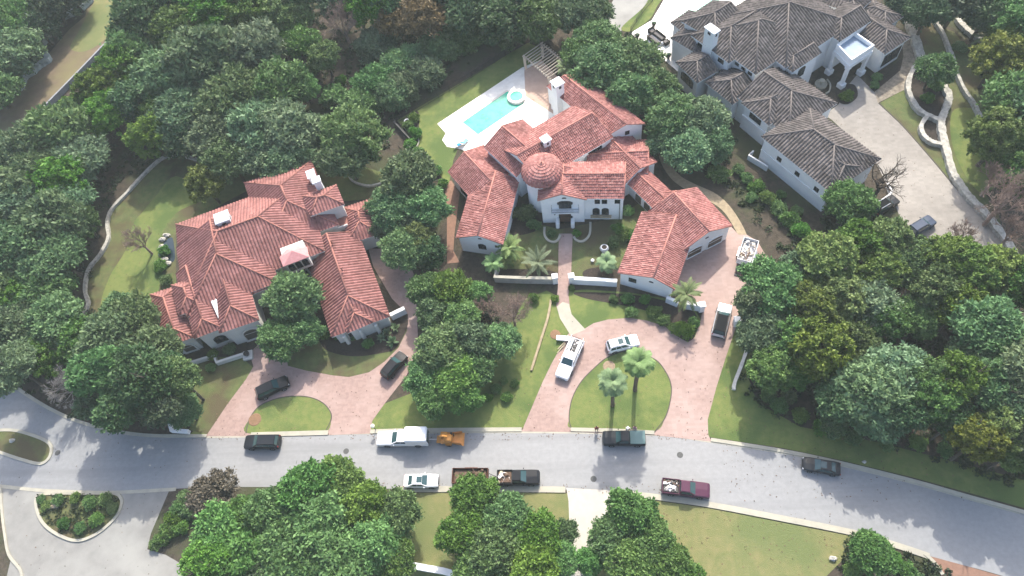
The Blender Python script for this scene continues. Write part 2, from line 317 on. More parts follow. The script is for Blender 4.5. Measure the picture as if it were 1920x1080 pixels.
for nm, pts in (('planting_bed', [(1080, 548), (1180, 552), (1255, 566), (1302, 585), (1305, 622), (1290, 640), (1260, 620), (1230, 590), (1180, 575), (1100, 560)]), ('planting_bed', [(600, 625), (660, 640), (720, 615), (765, 600), (745, 650), (715, 662), (660, 668), (610, 655)]),
                ('planting_bed', [(1735, 105), (1708, 150), (1712, 190), (1765, 222), (1776, 195), (1779, 160), (1762, 120)]), ('planting_bed', [(1744, 216), (1730, 240), (1748, 262), (1768, 268), (1766, 225)]), ('planting_bed', [(1620, 130), (1645, 150), (1690, 110), (1690, 135), (1650, 168), (1638, 160)]), ('planting_bed', [(1568, 165), (1600, 158), (1608, 180), (1590, 195), (1572, 190)]),
                ('planting_bed', [(930, 505), (1035, 508), (1038, 524), (930, 522)]), ('planting_bed', [(1100, 505), (1155, 500), (1156, 524), (1098, 520)]), ('planting_bed', [(758, 225), (785, 210), (782, 280), (790, 300), (765, 290), (750, 250)]), ('planting_bed', [(930, 390), (1000, 400), (1010, 430), (950, 440)])):
    sheet(nm, pts, .045 if nm != 'x' else 0, MULCH)
# traffic islands, kerbs
ISL1 = [(-25, 812), (18, 806), (58, 815), (88, 828), (96, 842), (90, 860), (74, 869), (42, 862), (0, 848), (-25, 838)]
ISL2 = [(70, 930), (105, 925), (158, 925), (211, 925), (225, 932), (227, 946), (215, 971), (183, 999), (148, 1013), (116, 1006), (84, 985), (69, 957)]
sheet('traffic_island', ISL1, .10, LAWNDK); kerb('kerb', ISL1, .45, .16, CREAM, True)
sheet('traffic_island', ISL2, .10, LAWNDK); kerb('kerb', ISL2, .4, .2, CREAM, True)
kerb('kerb', NORTH[:11], .5, .13, CREAM); kerb('kerb', [(470, 815), (520, 813.5), (615, 811)], .7, .13, CREAM); kerb('kerb', [(694, 809), (780, 806.5), (978, 805)], .6, .13, CREAM)
kerb('kerb', [(1070, 805), (1150, 807), (1227, 811)], .55, .13, CREAM); kerb('kerb', [(1333, 824), *NORTH[20:]], .5, .13, CREAM)
kerb('kerb', [(745, 917), (777, 917), (957, 917), (1060, 918)], .8, .13, CREAM); kerb('kerb', [(1160, 923), *SOUTH[13:19]], .75, .13, CREAM); kerb('kerb', [(-30, 908), (72, 919), (160, 923), (225, 923), (317, 918), (330, 917)], .5, .05, CREAM)
kerb('kerb', [(0, 912), (3, 960), (8, 1000), (16, 1040), (38, 1070), (42, 1100)], .35, .16, CREAM)
kerb('gutter', [(386, 819), (520, 817), (694, 812), (1000, 810), (1227, 815), (1333, 828), (1467, 849), (1573, 871), (1703, 903), (1813, 934), (1913, 962)], .35, .03, CREAM)
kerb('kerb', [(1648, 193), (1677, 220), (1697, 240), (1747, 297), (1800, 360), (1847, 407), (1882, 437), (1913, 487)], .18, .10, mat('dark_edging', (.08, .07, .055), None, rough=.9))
for px in ([(461, 812), (468, 785), (488, 760), (528, 745), (570, 743), (600, 752), (617, 768), (621, 785), (609, 811)], [(1072, 804), (1067, 785), (1072, 750), (1088, 718), (1112, 692), (1142, 668), (1180, 658), (1225, 672), (1245, 692), (1258, 720), (1257, 750), (1247, 783), (1227, 810)]):
    kerb('edging', px, .14, .10, MATS['dark_edging'])
# ================================================================== houses
def tile_face(mb, uvs, poly, tw, ch, amp, lift, jit, e=None):
    """corrugated courses of barrel tiles over a planar convex polygon whose first edge is the eave"""
    a = poly[0]; e = (poly[1]-poly[0]).normalized()
    n = Vector((0, 0, 0))
    for i in range(1, len(poly)-1): n += (poly[i]-a).cross(poly[i+1]-a)
    n.normalize()
    if n.z < 0: n = -n
    s = n.cross(e)
    if s.z < 0: s = -s
    q = [((p-a).dot(e), (p-a).dot(s)) for p in poly]
    u0, u1 = min(x for x, _ in q), max(x for x, _ in q); v1 = max(y for _, y in q)
    if v1 < .15 or u1-u0 < .15: return
    st = tw/6; us = np.concatenate([[u0+1e-4], np.arange(math.ceil(u0/st)*st, u1-1e-3, st), [u1-1e-4]])
    lo = np.full(len(us), 1e9); hi = np.full(len(us), -1e9)
    for i in range(len(q)):
        (xa, ya), (xb, yb) = q[i], q[(i+1) % len(q)]
        if abs(xa-xb) < 1e-6: continue
        k = (us >= min(xa, xb)-1e-6) & (us <= max(xa, xb)+1e-6); y = ya+(yb-ya)*(us-xa)/(xb-xa)
        lo[k] = np.minimum(lo[k], y[k]); hi[k] = np.maximum(hi[k], y[k])
    hi = np.maximum(hi, lo)
    nr = max(1, int(math.ceil(v1/ch))); rows = []; lifts = []; cid = []
    for k in range(nr): rows += [k*ch, (k+1)*ch-.002]; lifts += [lift, 0]; cid += [k, k]
    rows = np.array(rows); lifts = np.array(lifts)
    V = np.clip(rows[None, :], lo[:, None], hi[:, None])
    prof = amp*(.5+.5*np.cos(us/tw*2*np.pi))**.8
    H = prof[:, None]+lifts[None, :]
    if jit:
        rs = np.random.RandomState(len(mb.v) % 9999); ti = np.floor(us/tw+.5).astype(int); ti -= ti.min()
        J = rs.rand(ti.max()+1, nr)*jit
        H = H+J[ti][:, np.array(cid)]
    A = np.array(a); E = np.array(e); Sv = np.array(s); Nn = np.array(n)
    X = A+us[:, None, None]*E+V[:, :, None]*Sv+H[:, :, None]*Nn
    nu, nv = V.shape; o = len(mb.v); mb.v += [tuple(x) for x in X.reshape(-1, 3)]
    flip = E[0]*Sv[1]-E[1]*Sv[0] < 0
    for i in range(nu-1):
        for j in range(nv-1):
            if V[i, j+1]-V[i, j] < 1e-5 and V[i+1, j+1]-V[i+1, j] < 1e-5 and j % 2 == 0: continue
            if max(V[i, j+1], V[i+1, j+1]) <= max(lo[i], lo[i+1])+1e-6 and lo[i] > 0: continue
            f = (o+i*nv+j, o+(i+1)*nv+j, o+(i+1)*nv+j+1, o+i*nv+j+1)
            mb.f.append(f[::-1] if flip else f); mb.mi.append(0)
            uu = (us[i]+us[i+1])/2/tw+.5+o*.013; vv = cid[j]+.5
            uvs += [uu, vv]*4
STYLE = {1: dict(m='terracotta_tile', cap=CAP1, tw=.52, ch=.45, amp=.15, lift=.02, jit=.01, wall=STUC2),
         2: dict(m='mission_tile', cap=mat('mission_ridge', (.40, .18, .145), (.33, .14, .112), 2, .85), tw=.34, ch=.46, amp=.09, lift=.075, jit=.05, wall=WHITE),
         3: dict(m='grey_tile', cap=CAP3, tw=.52, ch=.45, amp=.15, lift=.02, jit=.01, wall=STUC3)}
def block(house, st, A, B, C, ze, pitch, axis='ab', hip=(1, 1), rt=.5, inset=.45, z0=0, walls=True, wm=None):
    """one roofed volume: eave corners A,B,C (pixels at height ze); ridge along AB or BC; hip or gable at either end"""
    s = STYLE[st]; A, B, C = (P(*p, ze) for p in (A, B, C)); D = A+C-B
    if axis == 'bc': A, B, C, D = B, C, D, A      # now the ridge is parallel to AB
    half = min(rt, 1-rt)*(C-B).length; zr = ze+half*math.tan(math.radians(pitch))
    fr = rt if axis == 'ab' else 1-rt
    M0, M1 = A+(D-A)*fr, B+(C-B)*fr; dr = (M1-M0).normalized(); L = (M1-M0).length
    hw = (C-B).length/2
    ins = [min(hw, L*.49)*h for h in hip]
    r0 = M0+dr*ins[0]; r1 = M1-dr*ins[1]; r0.z = r1.z = zr
    mb = MB(); uvs = []; t = (s['tw'], s['ch'], s['amp'], s['lift'], s['jit'])
    faces = [[A, B, r1, r0], [C, D, r0, r1]]
    if hip[1]: faces.append([B, C, r1])
    if hip[0]: faces.append([D, A, r0])
    for f in faces: tile_face(mb, uvs, f, *t)
    me = bpy.data.meshes.new('roof'); me.from_pydata(mb.v, [], mb.f); me.materials.append(MATS[s['m']])
    me.uv_layers.new(name='UVMap').data.foreach_set('uv', uvs); me.update()
    ro = bpy.data.objects.new('roof', me); COL.objects.link(ro); rel(house, ro)
    # structure below the tiles: deck, eave boards
    dk = Vector((0, 0, -.16)); db = MB()
    for f in faces: db.prism([p-Vector((0, 0, .02)) for p in f], dk)
    e = db.build('eave_board', s['wall'])
    cb = MB(); lf = Vector((0, 0, s['amp']*.6))
    cb.tube([r0+lf, r1+lf], .15, 8)
    if hip[1]: cb.tube([r1+lf, B+lf], .13, 8); cb.tube([r1+lf, C+lf], .13, 8)
    else: cb.tube([r1+lf, B+lf], .11, 6); cb.tube([r1+lf, C+lf], .11, 6)
    if hip[0]: cb.tube([r0+lf, A+lf], .13, 8); cb.tube([r0+lf, D+lf], .13, 8)
    else: cb.tube([r0+lf, A+lf], .11, 6); cb.tube([r0+lf, D+lf], .11, 6)
    c = cb.build('ridge_tiles', s['cap'], smooth=True)
    for x in (e, c): x.parent = ro
    W4 = None
    ux, wy = (B-A).normalized(), (D-A).normalized()
    gi = .12
    i0, i1 = (inset if hip[0] else gi), (inset if hip[1] else gi)
    W4 = [A+ux*i0+wy*inset, B-ux*i1+wy*inset, C-ux*i1-wy*inset, D+ux*i0-wy*inset]
    if walls:
        wb = MB(); top = ze+.05
        base = [Vector((p.x, p.y, z0)) for p in W4]; tp = [Vector((p.x, p.y, top)) for p in W4]
        wb.add(base+tp, [(0, 1, 5, 4), (1, 2, 6, 5), (2, 3, 7, 6), (3, 0, 4, 7), (3, 2, 1, 0), (4, 5, 6, 7)] if (B-A).cross(D-A).z > 0 else [(4, 5, 1, 0), (5, 6, 2, 1), (6, 7, 3, 2), (7, 4, 0, 3), (0, 1, 2, 3), (7, 6, 5, 4)])
        for k, h in enumerate(hip):
            if h: continue
            p, q = (tp[3], tp[0]) if k == 0 else (tp[1], tp[2]); g = (M0 if k == 0 else M1)+ux*(gi if k == 0 else -gi)
            zz = zr-.22
            ap = Vector((g.x, g.y, zz)); wb.prism([p, q, ap], ux*(.25 if k == 0 else -.25))
        rel(house, wb.build('wall', wm or s['wall']))
    return dict(A=A, B=B, C=C, D=D, W=W4, r0=r0, r1=r1, ze=ze, zr=zr, roof=ro)
def ccw(bk):
    w = [Vector((p.x, p.y)) for p in bk['W']]
    return w
def outline(w, h, arch, n=8):
    if not arch: return [(-w/2, 0), (w/2, 0), (w/2, h), (-w/2, h)]
    r = w/2*arch; hs = h-r
    return [(-w/2, 0), (w/2, 0)]+[(w/2*math.cos(math.pi*i/n), hs+r*math.sin(math.pi*i/n)) for i in range(n+1)]
def opening(house, a, b, t, z, w, h, arch=0, name='window', fm=None, pm=None, bars=1, fr=.09, proud=.06):
    """window or door in the wall running a->b (left to right seen from outside), centre at fraction t or metres from a"""
    a = Vector((a[0], a[1], 0)); b = Vector((b[0], b[1], 0)); d = (b-a); L = d.length; d.normalize(); n = Vector((d.y, -d.x, 0))
    o = a+d*(t*L if abs(t) <= 1 else t)+Vector((0, 0, z))
    T = lambda p, k: o+d*p[0]+Vector((0, 0, p[1]))+n*k
    out = outline(w, h, arch); inn = outline(w-2*fr, h-2*fr, arch); inn = [(x, y+fr) for x, y in inn]
    k = len(out); mb = MB()
    for i in range(k):
        j = (i+1) % k
        mb.add([T(out[i], 0), T(out[j], 0), T(out[j], proud), T(out[i], proud), T(inn[i], proud), T(inn[j], proud), T(inn[i], .0), T(inn[j], .0)],
               [(0, 1, 2, 3), (3, 2, 5, 4), (4, 5, 7, 6)])
    for i in range(bars):
        x = (i+1)/(bars+1)*w-w/2; hh = h*.96 if not arch else h*(.9 if bars > 1 else .97)
        mb.prism([T((x-.03, fr), .015), T((x+.03, fr), .015), T((x+.03, hh-fr), .015), T((x-.03, hh-fr), .015)], n*.03)
    if h > 1.2: mb.prism([T((-w/2+fr, h*.55), .016), T((w/2-fr, h*.55), .016), T((w/2-fr, h*.55+.06), .016), T((-w/2+fr, h*.55+.06), .016)], n*.03)
    f = mb.build(name, fm or DARKM); rel(house, f)
    g = MB(); g.prism([T(p, -.02) for p in inn], n*.03)
    po = g.build('pane' if (pm or GLASS) is GLASS else 'leaf', pm or GLASS); po.parent = f
    return f
def boxpart(house, name, c, size, rz, m, bev=0, parent=None):
    mb = MB(); mb.box(c, size, rz, None, bev); o = mb.build(name, m)
    if parent: o.parent = parent
    else: rel(house, o)
    return o
def ang(p, q): d = q-p; return math.atan2(d.y, d.x)
def chimney(house, px, z1, z0, sx, sy, rz, m, capm=None, holes=True, name='chimney'):
    c = P(*px, z1); mb = MB(); mb.box((c.x, c.y, (z0+z1)/2), (sx, sy, z1-z0), rz)
    o = mb.build(name, m); rel(house, o)
    k = MB(); k.box((c.x, c.y, z1+.11), (sx+.35, sy+.35, .2), rz, None, .06); q = k.build('chimney_cap', capm or m); q.parent = o
    if holes:
        R = Matrix.Rotation(rz, 3, 'Z')
        for dx, dy, w, l in ((0, -1, sx*.3, .06), (0, 1, sx*.3, .06), (-1, 0, .06, sy*.3), (1, 0, .06, sy*.3)):
            p = Vector((c.x, c.y, z1-.55))+R@Vector((dx*sx/2, dy*sy/2, 0)); f = MB(); f.box(p, (w, l, .5), rz); q = f.build('flue_opening', DARKM); q.parent = o
    return o

# ---------------------------------------------------------------- west house (clay hip roofs)
z3 = lambda x, y: (240+x/3.4286, 280+y/3.4286)
z4 = lambda x, y: (240+x/3.4286, 500+y/3.4286)
c0 = P(430, 520)
H1 = empty('villa', 'sprawling villa with striped terracotta hip roofs west of the white house', 'house', (c0.x, c0.y, 0))
b = {}
b['M'] = block(H1, 1, z3(361, 1001), z3(1265, 655), z3(1152, 170), 5.5, 25)
b['W1'] = block(H1, 1, z3(380, 1079), z3(965, 855), z3(865, 426), 5.5, 25, 'bc', (1, 0))
b['R1'] = block(H1, 1, z3(900, 643), z3(1358, 487), z3(1178, 72), 5.5, 25, 'bc')
b['T1'] = block(H1, 1, z3(1170, 432), z3(1392, 355), z3(1340, 228), 7.5, 25, 'ab')
b['G1'] = block(H1, 1, z3(1405, 615), z3(1620, 545), z3(1590, 310), 3.6, 24, 'bc')
b['G2'] = block(H1, 1, z3(1310, 1209), z3(1685, 1076), z3(1480, 530), 3.4, 26, 'bc', (1, 0))
b['F1'] = block(H1, 1, z3(590, 1184), z3(845, 1099), z3(690, 565), 5.3, 28, 'bc', (1, 0))
b['F2'] = block(H1, 1, z3(430, 1219), z3(610, 1150), z3(480, 740), 5.2, 28, 'bc', (1, 0))
b['F3'] = block(H1, 1, z3(330, 1069), z3(505, 1010), z3(450, 818), 5.6, 27, 'bc')
b['F4'] = block(H1, 1, z3(245, 1269), z3(425, 1210), z3(315, 879), 4.2, 24, 'bc')
b['S1'] = block(H1, 1, z3(800, 935), z3(962, 868), z3(900, 700), 5.2, 24, 'bc', (1, 0))
b['S2'] = block(H1, 1, z3(1410, 1184), z3(1582, 1112), z3(1510, 930), 3.7, 30, 'bc', (1, 0))
# flat connecting roof between tower and garage
fp = [P(*z3(x, y), 4.2) for x, y in ((1170, 470), (1400, 400), (1412, 480), (1240, 540))]
mb = MB(); mb.prism([p-Vector((0, 0, .3)) for p in fp], (0, 0, .3)); rel(H1, mb.build('flat_roof', MATS['terracotta_ridge']))
mb = MB(); band(mb, [P(*z3(1240, 545), 4.2), P(*z3(1412, 484), 4.2)], .25, 3.4, 4.35); rel(H1, mb.build('parapet', STUC2))
mb = MB(); mb.prism([P(*p, 5.9) for p in ((387, 545), (404, 539), (407, 560), (410, 597))], (0, 0, .12)); rel(H1, mb.build('flashing', mat('bright_metal', (.75, .76, .76), None, rough=.35, metal=.3)))
rz = ang(b['M']['A'], b['M']['B'])
chimney(H1, (416, 408), 9.4, 5.5, 2.1, 1.9, rz, mat('grey_stucco', (.55, .57, .58), (.48, .5, .51), 1, .8), None)
chimney(H1, (583, 327), 8.0, 5, 1.1, 1.5, rz, WHITE); chimney(H1, (593, 338), 9.2, 5, 1.1, 1.0, rz, STUC3, None, False)
# arched dormer on the front slope
dc = P(*z3(1085, 722), 7.0); R = Matrix.Rotation(rz, 3, 'Z')
mb = MB(); w_, d_ = 3.7, 3.2
q = [dc+R@Vector(v) for v in ((-w_/2, 0, -2.4), (w_/2, 0, -2.4), (w_/2, d_, -2.4), (-w_/2, d_, -2.4))]; mb.prism(q, (0, 0, 2.9)); dorm = mb.build('dormer', STUC2); rel(H1, dorm)
mb = MB(); ring = [(-2.1, -.35), (2.1, -.35), (2.25, 1.6), (1.0, 2.6), (-1.0, 2.6), (-2.25, 1.6)]
vs = [dc+R@Vector((x, y, .5)) for x, y in ring]+[dc+R@Vector((0, 1.3, 1.35))]; vs2 = [v-Vector((0, 0, .15)) for v in vs[:6]]
mb.add(vs+vs2, [(i, (i+1) % 6, 6) for i in range(6)]+[(i, i+7, (i+1) % 6+7, (i+1) % 6) for i in range(6)]+[tuple(range(12, 6, -1))]); o = mb.build('dormer_roof', mat('pink_render', (.56, .27, .26), (.48, .22, .21), 2, .8)); o.parent = dorm
a_, b_ = dc+R@Vector((-w_/2, 0, 0)), dc+R@Vector((w_/2, 0, 0))
for t in (.2, .5, .8): opening(H1, a_, b_, t, 5.2, .95, 1.75, .9)
W1w = b['M']['W']
opening(H1, W1w[0], W1w[1], .80, .4, 1.2, 2.3); opening(H1, W1w[0], W1w[1], .87, .4, 1.2, 2.3); opening(H1, W1w[0], W1w[1], .83, 3.2, 1.8, 1.2)
# entrance front with arches
def front_w(k, j0=0): return b[k]['W']
def fedge(k):   # the camera-facing short edge of a 'bc' block: pixels A-B became D-A
    w = b[k]['W']; return w[3], w[0]
a_, b_ = fedge('F1')
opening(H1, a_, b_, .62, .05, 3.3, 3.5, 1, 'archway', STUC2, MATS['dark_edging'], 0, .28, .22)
opening(H1, *fedge('F2'), .62, 1.1, 1.9, 2.0, .8)
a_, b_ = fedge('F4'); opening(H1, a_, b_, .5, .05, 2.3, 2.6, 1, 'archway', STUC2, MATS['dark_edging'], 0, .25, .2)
a_, b_ = fedge('G2'); opening(H1, a_, b_, .3, .9, 1.5, 1.5); opening(H1, a_, b_, .6, .05, 2.4, 2.3, .6, 'garage_door', STUC2, WOOD, 0)
for t in (.15, .45, .75):
    p = Vector(a_)+(Vector(b_)-Vector(a_))*t; dd = (Vector(b_)-Vector(a_)).normalized(); nn = Vector((dd.y, -dd.x, 0))
    boxpart(H1, 'buttress', (p.x+nn.x*.3, p.y+nn.y*.3, 1.4), (.6, .9, 2.8), ang(Vector(a_), Vector(b_)), STUC2, .12)
w = b['G2']['W']
for t in (.25, .5, .75): opening(H1, w[0], w[1], t, .05, 2.6, 2.4, .4, 'garage_door', STUC2, WOOD, 0)
w = b['W1']['W']
for t in (.2, .4, .6, .8): opening(H1, w[2], w[3], t, 3.3, 1.2, 1.4); opening(H1, w[2], w[3], t, .4, 1.5, 2.2)
# roof vents
for x, y in ((780, 445), (725, 472), (815, 210), (1082, 345), (1010, 300), (968, 598), (755, 712), (1305, 590), (1370, 765), (1455, 425), (595, 785)):
    p = P(*z3(x, y), 6.6); mb = MB(); mb.tube([p-Vector((0, 0, .8)), p+Vector((0, 0, .25))], .11, 8); rel(H1, mb.build('vent_pipe', mat('vent_clay', (.30, .13, .10), None, rough=.7)))

# ---------------------------------------------------------------- white house with mission tile roofs
b1 = lambda x, y: (780+x/3, 60+y/3)
b2 = lambda x, y: (780+x/3, 380+y/3)
c0 = P(1070, 400)
H2 = empty('mansion', 'white stucco mansion with mottled red tile roofs and a round domed turret', 'house', (c0.x, c0.y, 0))
k = {}
k['L2'] = block(H2, 2, (855, 446), (943, 459), (974, 338), 3.9, 23, 'bc', (0, 0))
k['LL'] = block(H2, 2, (907, 273), (840, 323), (888, 378), 3.9, 24, 'bc', (0, 0))
k['ML'] = block(H2, 2, (980, 225), (908, 277), (968, 332), 6.0, 24, 'bc', (0, 0))
k['MB'] = block(H2, 2, (1010, 340), (1150, 258), (1073, 200), 6.2, 24, 'ab', (0, 0))
k['RW'] = block(H2, 2, (1138, 255), (1210, 233), (1093, 142), 5.6, 22, 'bc', (0, 0))
k['FG'] = block(H2, 2, (1050, 373), (1170, 373), (1173, 304), 6.2, 24, 'ab', (0, 0))
k['PG'] = block(H2, 2, (1008, 377), (1100, 375), (1102, 322), 6.2, 22, 'bc', (0, 0))
k['LR'] = block(H2, 2, (1165, 352), (1232, 304), (1170, 240), 3.4, 22, 'bc', (0, 0))
k['LR2'] = block(H2, 2, (1100, 330), (1215, 325), (1215, 262), 3.6, 20, 'ab', (0, 0))
k['CN'] = block(H2, 2, (1228, 395), (1265, 366), (1208, 313), 3.0, 23, 'bc', (0, 0))
k['GA'] = block(H2, 2, (1279, 472), (1373, 424), (1306, 352), 3.5, 24, 'bc', (0, 0))
k['GB'] = block(H2, 2, (1158, 512), (1265, 543), (1306, 425), 3.3, 26, 'bc', (0, 0), .62)
k['GC'] = block(H2, 2, (1222, 402), (1290, 410), (1300, 370), 3.3, 22, 'bc', (0, 0))
# turret with dome
tc = P(1017, 322, 7.4); mb = MB()
mb.lathe((tc.x, tc.y, 0), [(2.8, 0), (2.8, 7.3), (2.95, 7.45)], 32); tur = mb.build('turret', WHITE, smooth=False); rel(H2, tur)
mb = MB(); uvs = []; nr = 9; nu = 132; vs = []
for r in range(nr):
    for q in (0, 1):
        f = (r+q)/nr; R_ = 3.38*math.cos(f*math.pi/2*.97); z = 7.4+2.1*math.sin(f*math.pi/2)+(.09 if q == 0 else 0)
        for j in range(nu):
            a = 2*math.pi*j/nu; rr = R_+.09*(.5+.5*math.cos(a*33))*min(1, R_/1.6); vs.append((tc.x+rr*math.cos(a), tc.y+rr*math.sin(a), z))
fs = []
for r in range(2*nr-1):
    for j in range(nu): fs.append((r*nu+j, r*nu+(j+1) % nu, (r+1)*nu+(j+1) % nu, (r+1)*nu+j)); uvs += [int((j+2)/4)+.5, r//2+.5]*4
fs.append(tuple(range((2*nr-1)*nu, 2*nr*nu))); uvs += [.5, .5]*nu
fs.append(tuple(range(nu-1, -1, -1))); uvs += [.5, .5]*nu
me = bpy.data.meshes.new('dome'); me.from_pydata(vs, [], fs); me.materials.append(TERRA2); me.uv_layers.new(name='UVMap').data.foreach_set('uv', uvs)
o = bpy.data.objects.new('dome', me); COL.objects.link(o); o.parent = tur; o.matrix_parent_inverse = Matrix()
mb = MB(); mb.lathe((tc.x, tc.y, 9.45), [(.5, 0), (.42, .15), (.12, .3), (.05, .55)], 12); o = mb.build('finial', MATS['mission_ridge']); o.parent = tur
# facade of the gabled entrance
pa, pb = k['PG']['W'][3], k['PG']['W'][0]
L = (Vector(pb)-Vector(pa)).length
dr = opening(H2, pa, pb, .54, .05, 2.0, 2.9, .8, 'entrance_door', DARKM, WOOD, 0)
opening(H2, pa, pb, .56, 3.92, 2.0, 2.0, .25, 'balcony_door', DARKM, GLASS, 3)
opening(H2, pa, pb, .55, 6.55, .7, .3, .6, 'gable_vent', DARKM, MATS['dark_edging'], 0)
d = (Vector(pb)-Vector(pa)).normalized(); n = Vector((d.y, -d.x, 0)); d.z = n.z = 0
o_ = Vector((pa[0], pa[1], 0))
mb = MB(); c = o_+d*L*.56; mb.prism([c-d*2.2+Vector((0, 0, 3.75)), c+d*2.2+Vector((0, 0, 3.75)), c+d*2.2+n*1.0+Vector((0, 0, 3.75)), c-d*2.2+n*1.0+Vector((0, 0, 3.75))], (0, 0, .15))
bal = mb.build('balcony', STUC3); rel(H2, bal); mb = MB()
ps = [c-d*2.15, c-d*2.15+n*.95, c+d*2.15+n*.95, c+d*2.15]
for z in (4.15, 4.85): mb.tube([p+Vector((0, 0, z)) for p in ps], .03, 5)
for i in range(23): p = c+n*.95-d*(2.15-i*4.3/22); mb.tube([p+Vector((0, 0, 3.9)), p+Vector((0, 0, 4.85))], .015, 4)
mb.build('railing', DARKM, bal)
for t, z in ((.30, 2.6), (.42, 1.6), (.70, 1.6), (.40, 5.4), (.72, 5.4)):
    p = o_+d*L*t+n*.12+Vector((0, 0, z)); mb = MB(); mb.lathe(p, [(.05, -.3), (.13, -.2), (.15, .15), (.05, .32)], 8); rel(H2, mb.build('wall_lantern', DARKM))
for t in (.36, .72):   # flared buttresses by the door
    p = o_+d*L*t+n*.6; boxpart(H2, 'buttress', (p.x, p.y, .75), (.6, 1.5, 1.5), math.atan2(d.y, d.x), WHITE, .15)
fa, fb = k['FG']['W'][0], k['FG']['W'][1]
for t in (.585, .70): opening(H2, fa, fb, t, 4.35, .85, 1.1, 0)
opening(H2, fa, fb, .905, 4.4, .8, 1.0, 0)
for t in (.565, .715): opening(H2, fa, fb, t, 1.4, 1.15, 1.75, .9)
d2 = (Vector(fb)-Vector(fa)).normalized(); n2 = Vector((d2.y, -d2.x, 0)); p = Vector((fa[0], fa[1], 0))+d2*((Vector(fb)-Vector(fa)).length*.645)+n2*.3
boxpart(H2, 'planter_shelf', (p.x, p.y, 1.2), (3.4, .55, .3), math.atan2(d2.y, d2.x), TAN, .05)
p = Vector((fb[0], fb[1], 0))-d2*.5+n2*.07; mb = MB(); mb.tube([p+Vector((0, 0, .1)), p+Vector((0, 0, 6.1))], .05, 6); rel(H2, mb.build('downpipe', DARKM))
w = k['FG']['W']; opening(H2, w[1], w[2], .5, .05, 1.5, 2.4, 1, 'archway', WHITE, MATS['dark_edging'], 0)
# gable windows and garage fronts
def sedge(q): return k[q]['W'][3], k[q]['W'][0]
opening(H2, *sedge('L2'), .53, 1.5, 1.3, 1.5, .7); opening(H2, *sedge('L2'), .9, 2.6, .6, .6)
opening(H2, *sedge('L2'), .52, 4.4, .6, .28, .6, 'gable_vent', DARKM, MATS['dark_edging'], 0)
opening(H2, *sedge('GB'), .24, 1.7, 1.2, 1.1); opening(H2, *sedge('GB'), .60, 3.2, .7, .3, .6, 'gable_vent', DARKM, MATS['dark_edging'], 0)
opening(H2, *sedge('GA'), .26, .05, 2.9, 2.4, .3, 'garage_door', WHITE, mat('garage_brown', (.12, .085, .06), (.09, .065, .05), 3, .6), 0, .15, .12)
opening(H2, *sedge('GA'), .72, .05, 2.9, 2.4, .3, 'garage_door', WHITE, MATS['garage_brown'], 0, .15, .12)
opening(H2, *sedge('GA'), .5, 3.6, .6, .28, .6, 'gable_vent', DARKM, MATS['dark_edging'], 0)
opening(H2, *sedge('RW'), .55, 4.3, .8, .9); w = k['MB']['W']
for t in (.72, .78, .84): opening(H2, w[0], w[1], t, 4.7, 1.0, 1.1)
w = k['ML']['W']; opening(H2, w[1], w[2], .5, 4.6, .7, .9)
w = k['CN']['W']
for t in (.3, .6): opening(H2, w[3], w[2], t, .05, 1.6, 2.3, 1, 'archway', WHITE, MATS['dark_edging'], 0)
w = k['LL']['W']; opening(H2, w[0], w[1], .5, .9, 2.6, 1.6)
rz2 = ang(k['MB']['A'], k['MB']['B'])
chimney(H2, (1023, 261), 9.2, 5, 1.2, 1.2, rz2, WHITE); chimney(H2, (1045, 155), 8.4, 0, 1.6, 1.6, rz2, WHITE)
mb = MB(); c = P(1047, 193, .0); mb.box((c.x, c.y, 2.2), (3.0, 2.4, 4.4), rz2, None, .4); rel(H2, mb.build('fireplace', WHITE))
mb = MB(); mb.prism([P(*b1(x, y), 4.6) for x, y in ((835, 280), (870, 295), (905, 345), (850, 385), (805, 370))], (0, 0, .15)); rel(H2, mb.build('flat_roof', mat('grey_felt', (.16, .16, .16), None, rough=.9)))

# ---------------------------------------------------------------- grey house on the hill
c5 = lambda x, y: (1160+x/3, y/3)
c6 = lambda x, y: (1280+x/3, 160+y/3)
c0 = P(1500, 240)
H3 = empty('hillside_house', 'big pale house with dark grey striped tile roofs and a square flat roofed portico', 'house', (c0.x, c0.y, 0))
h = {}
h['N1'] = block(H3, 3, c6(440, 290), c6(835, 608), c6(1115, 415), 5.7, 25)
h['N1b'] = block(H3, 3, c6(850, 592), c6(1050, 462), c6(930, 385), 5.4, 24, 'bc', (1, 0))
h['N2'] = block(H3, 3, c5(960, 770), c5(1230, 583), c5(930, 375), 5.3, 24, 'bc', (1, 0))
h['N2b'] = block(H3, 3, c5(690, 582), c5(843, 707), c5(1050, 570), 5.6, 24, 'bc', (1, 0))
h['N3'] = block(H3, 3, c5(485, 465), c5(640, 590), c5(770, 510), 4.6, 24, 'bc', (1, 0))
h['N3b'] = block(H3, 3, c5(560, 400), c5(700, 520), c5(960, 420), 4.4, 20, 'bc', (0, 0))
h['N4'] = block(H3, 3, c5(320, 352), c5(442, 470), c5(560, 400), 5.0, 22, 'bc', (1, 0))
h['N5'] = block(H3, 3, c5(290, 215), c5(450, 310), c5(540, 235), 5.0, 24, 'bc', (1, 0))
h['N6'] = block(H3, 3, c5(292, 128), c5(380, 200), c5(480, 130), 5.2, 22, 'bc', (1, 0))
h['UA0'] = block(H3, 3, c5(352, 122), c5(545, 232), c5(720, 110), 7, 24, 'bc', (1, 0))
h['UA1'] = block(H3, 3, c5(405, 200), c5(620, 357), c5(880, 185), 7, 24, 'bc', (1, 0))
h['UA2'] = block(H3, 3, c5(450, 190), c5(770, 422), c5(1110, 195), 7, 24, 'bc', (1, 1))
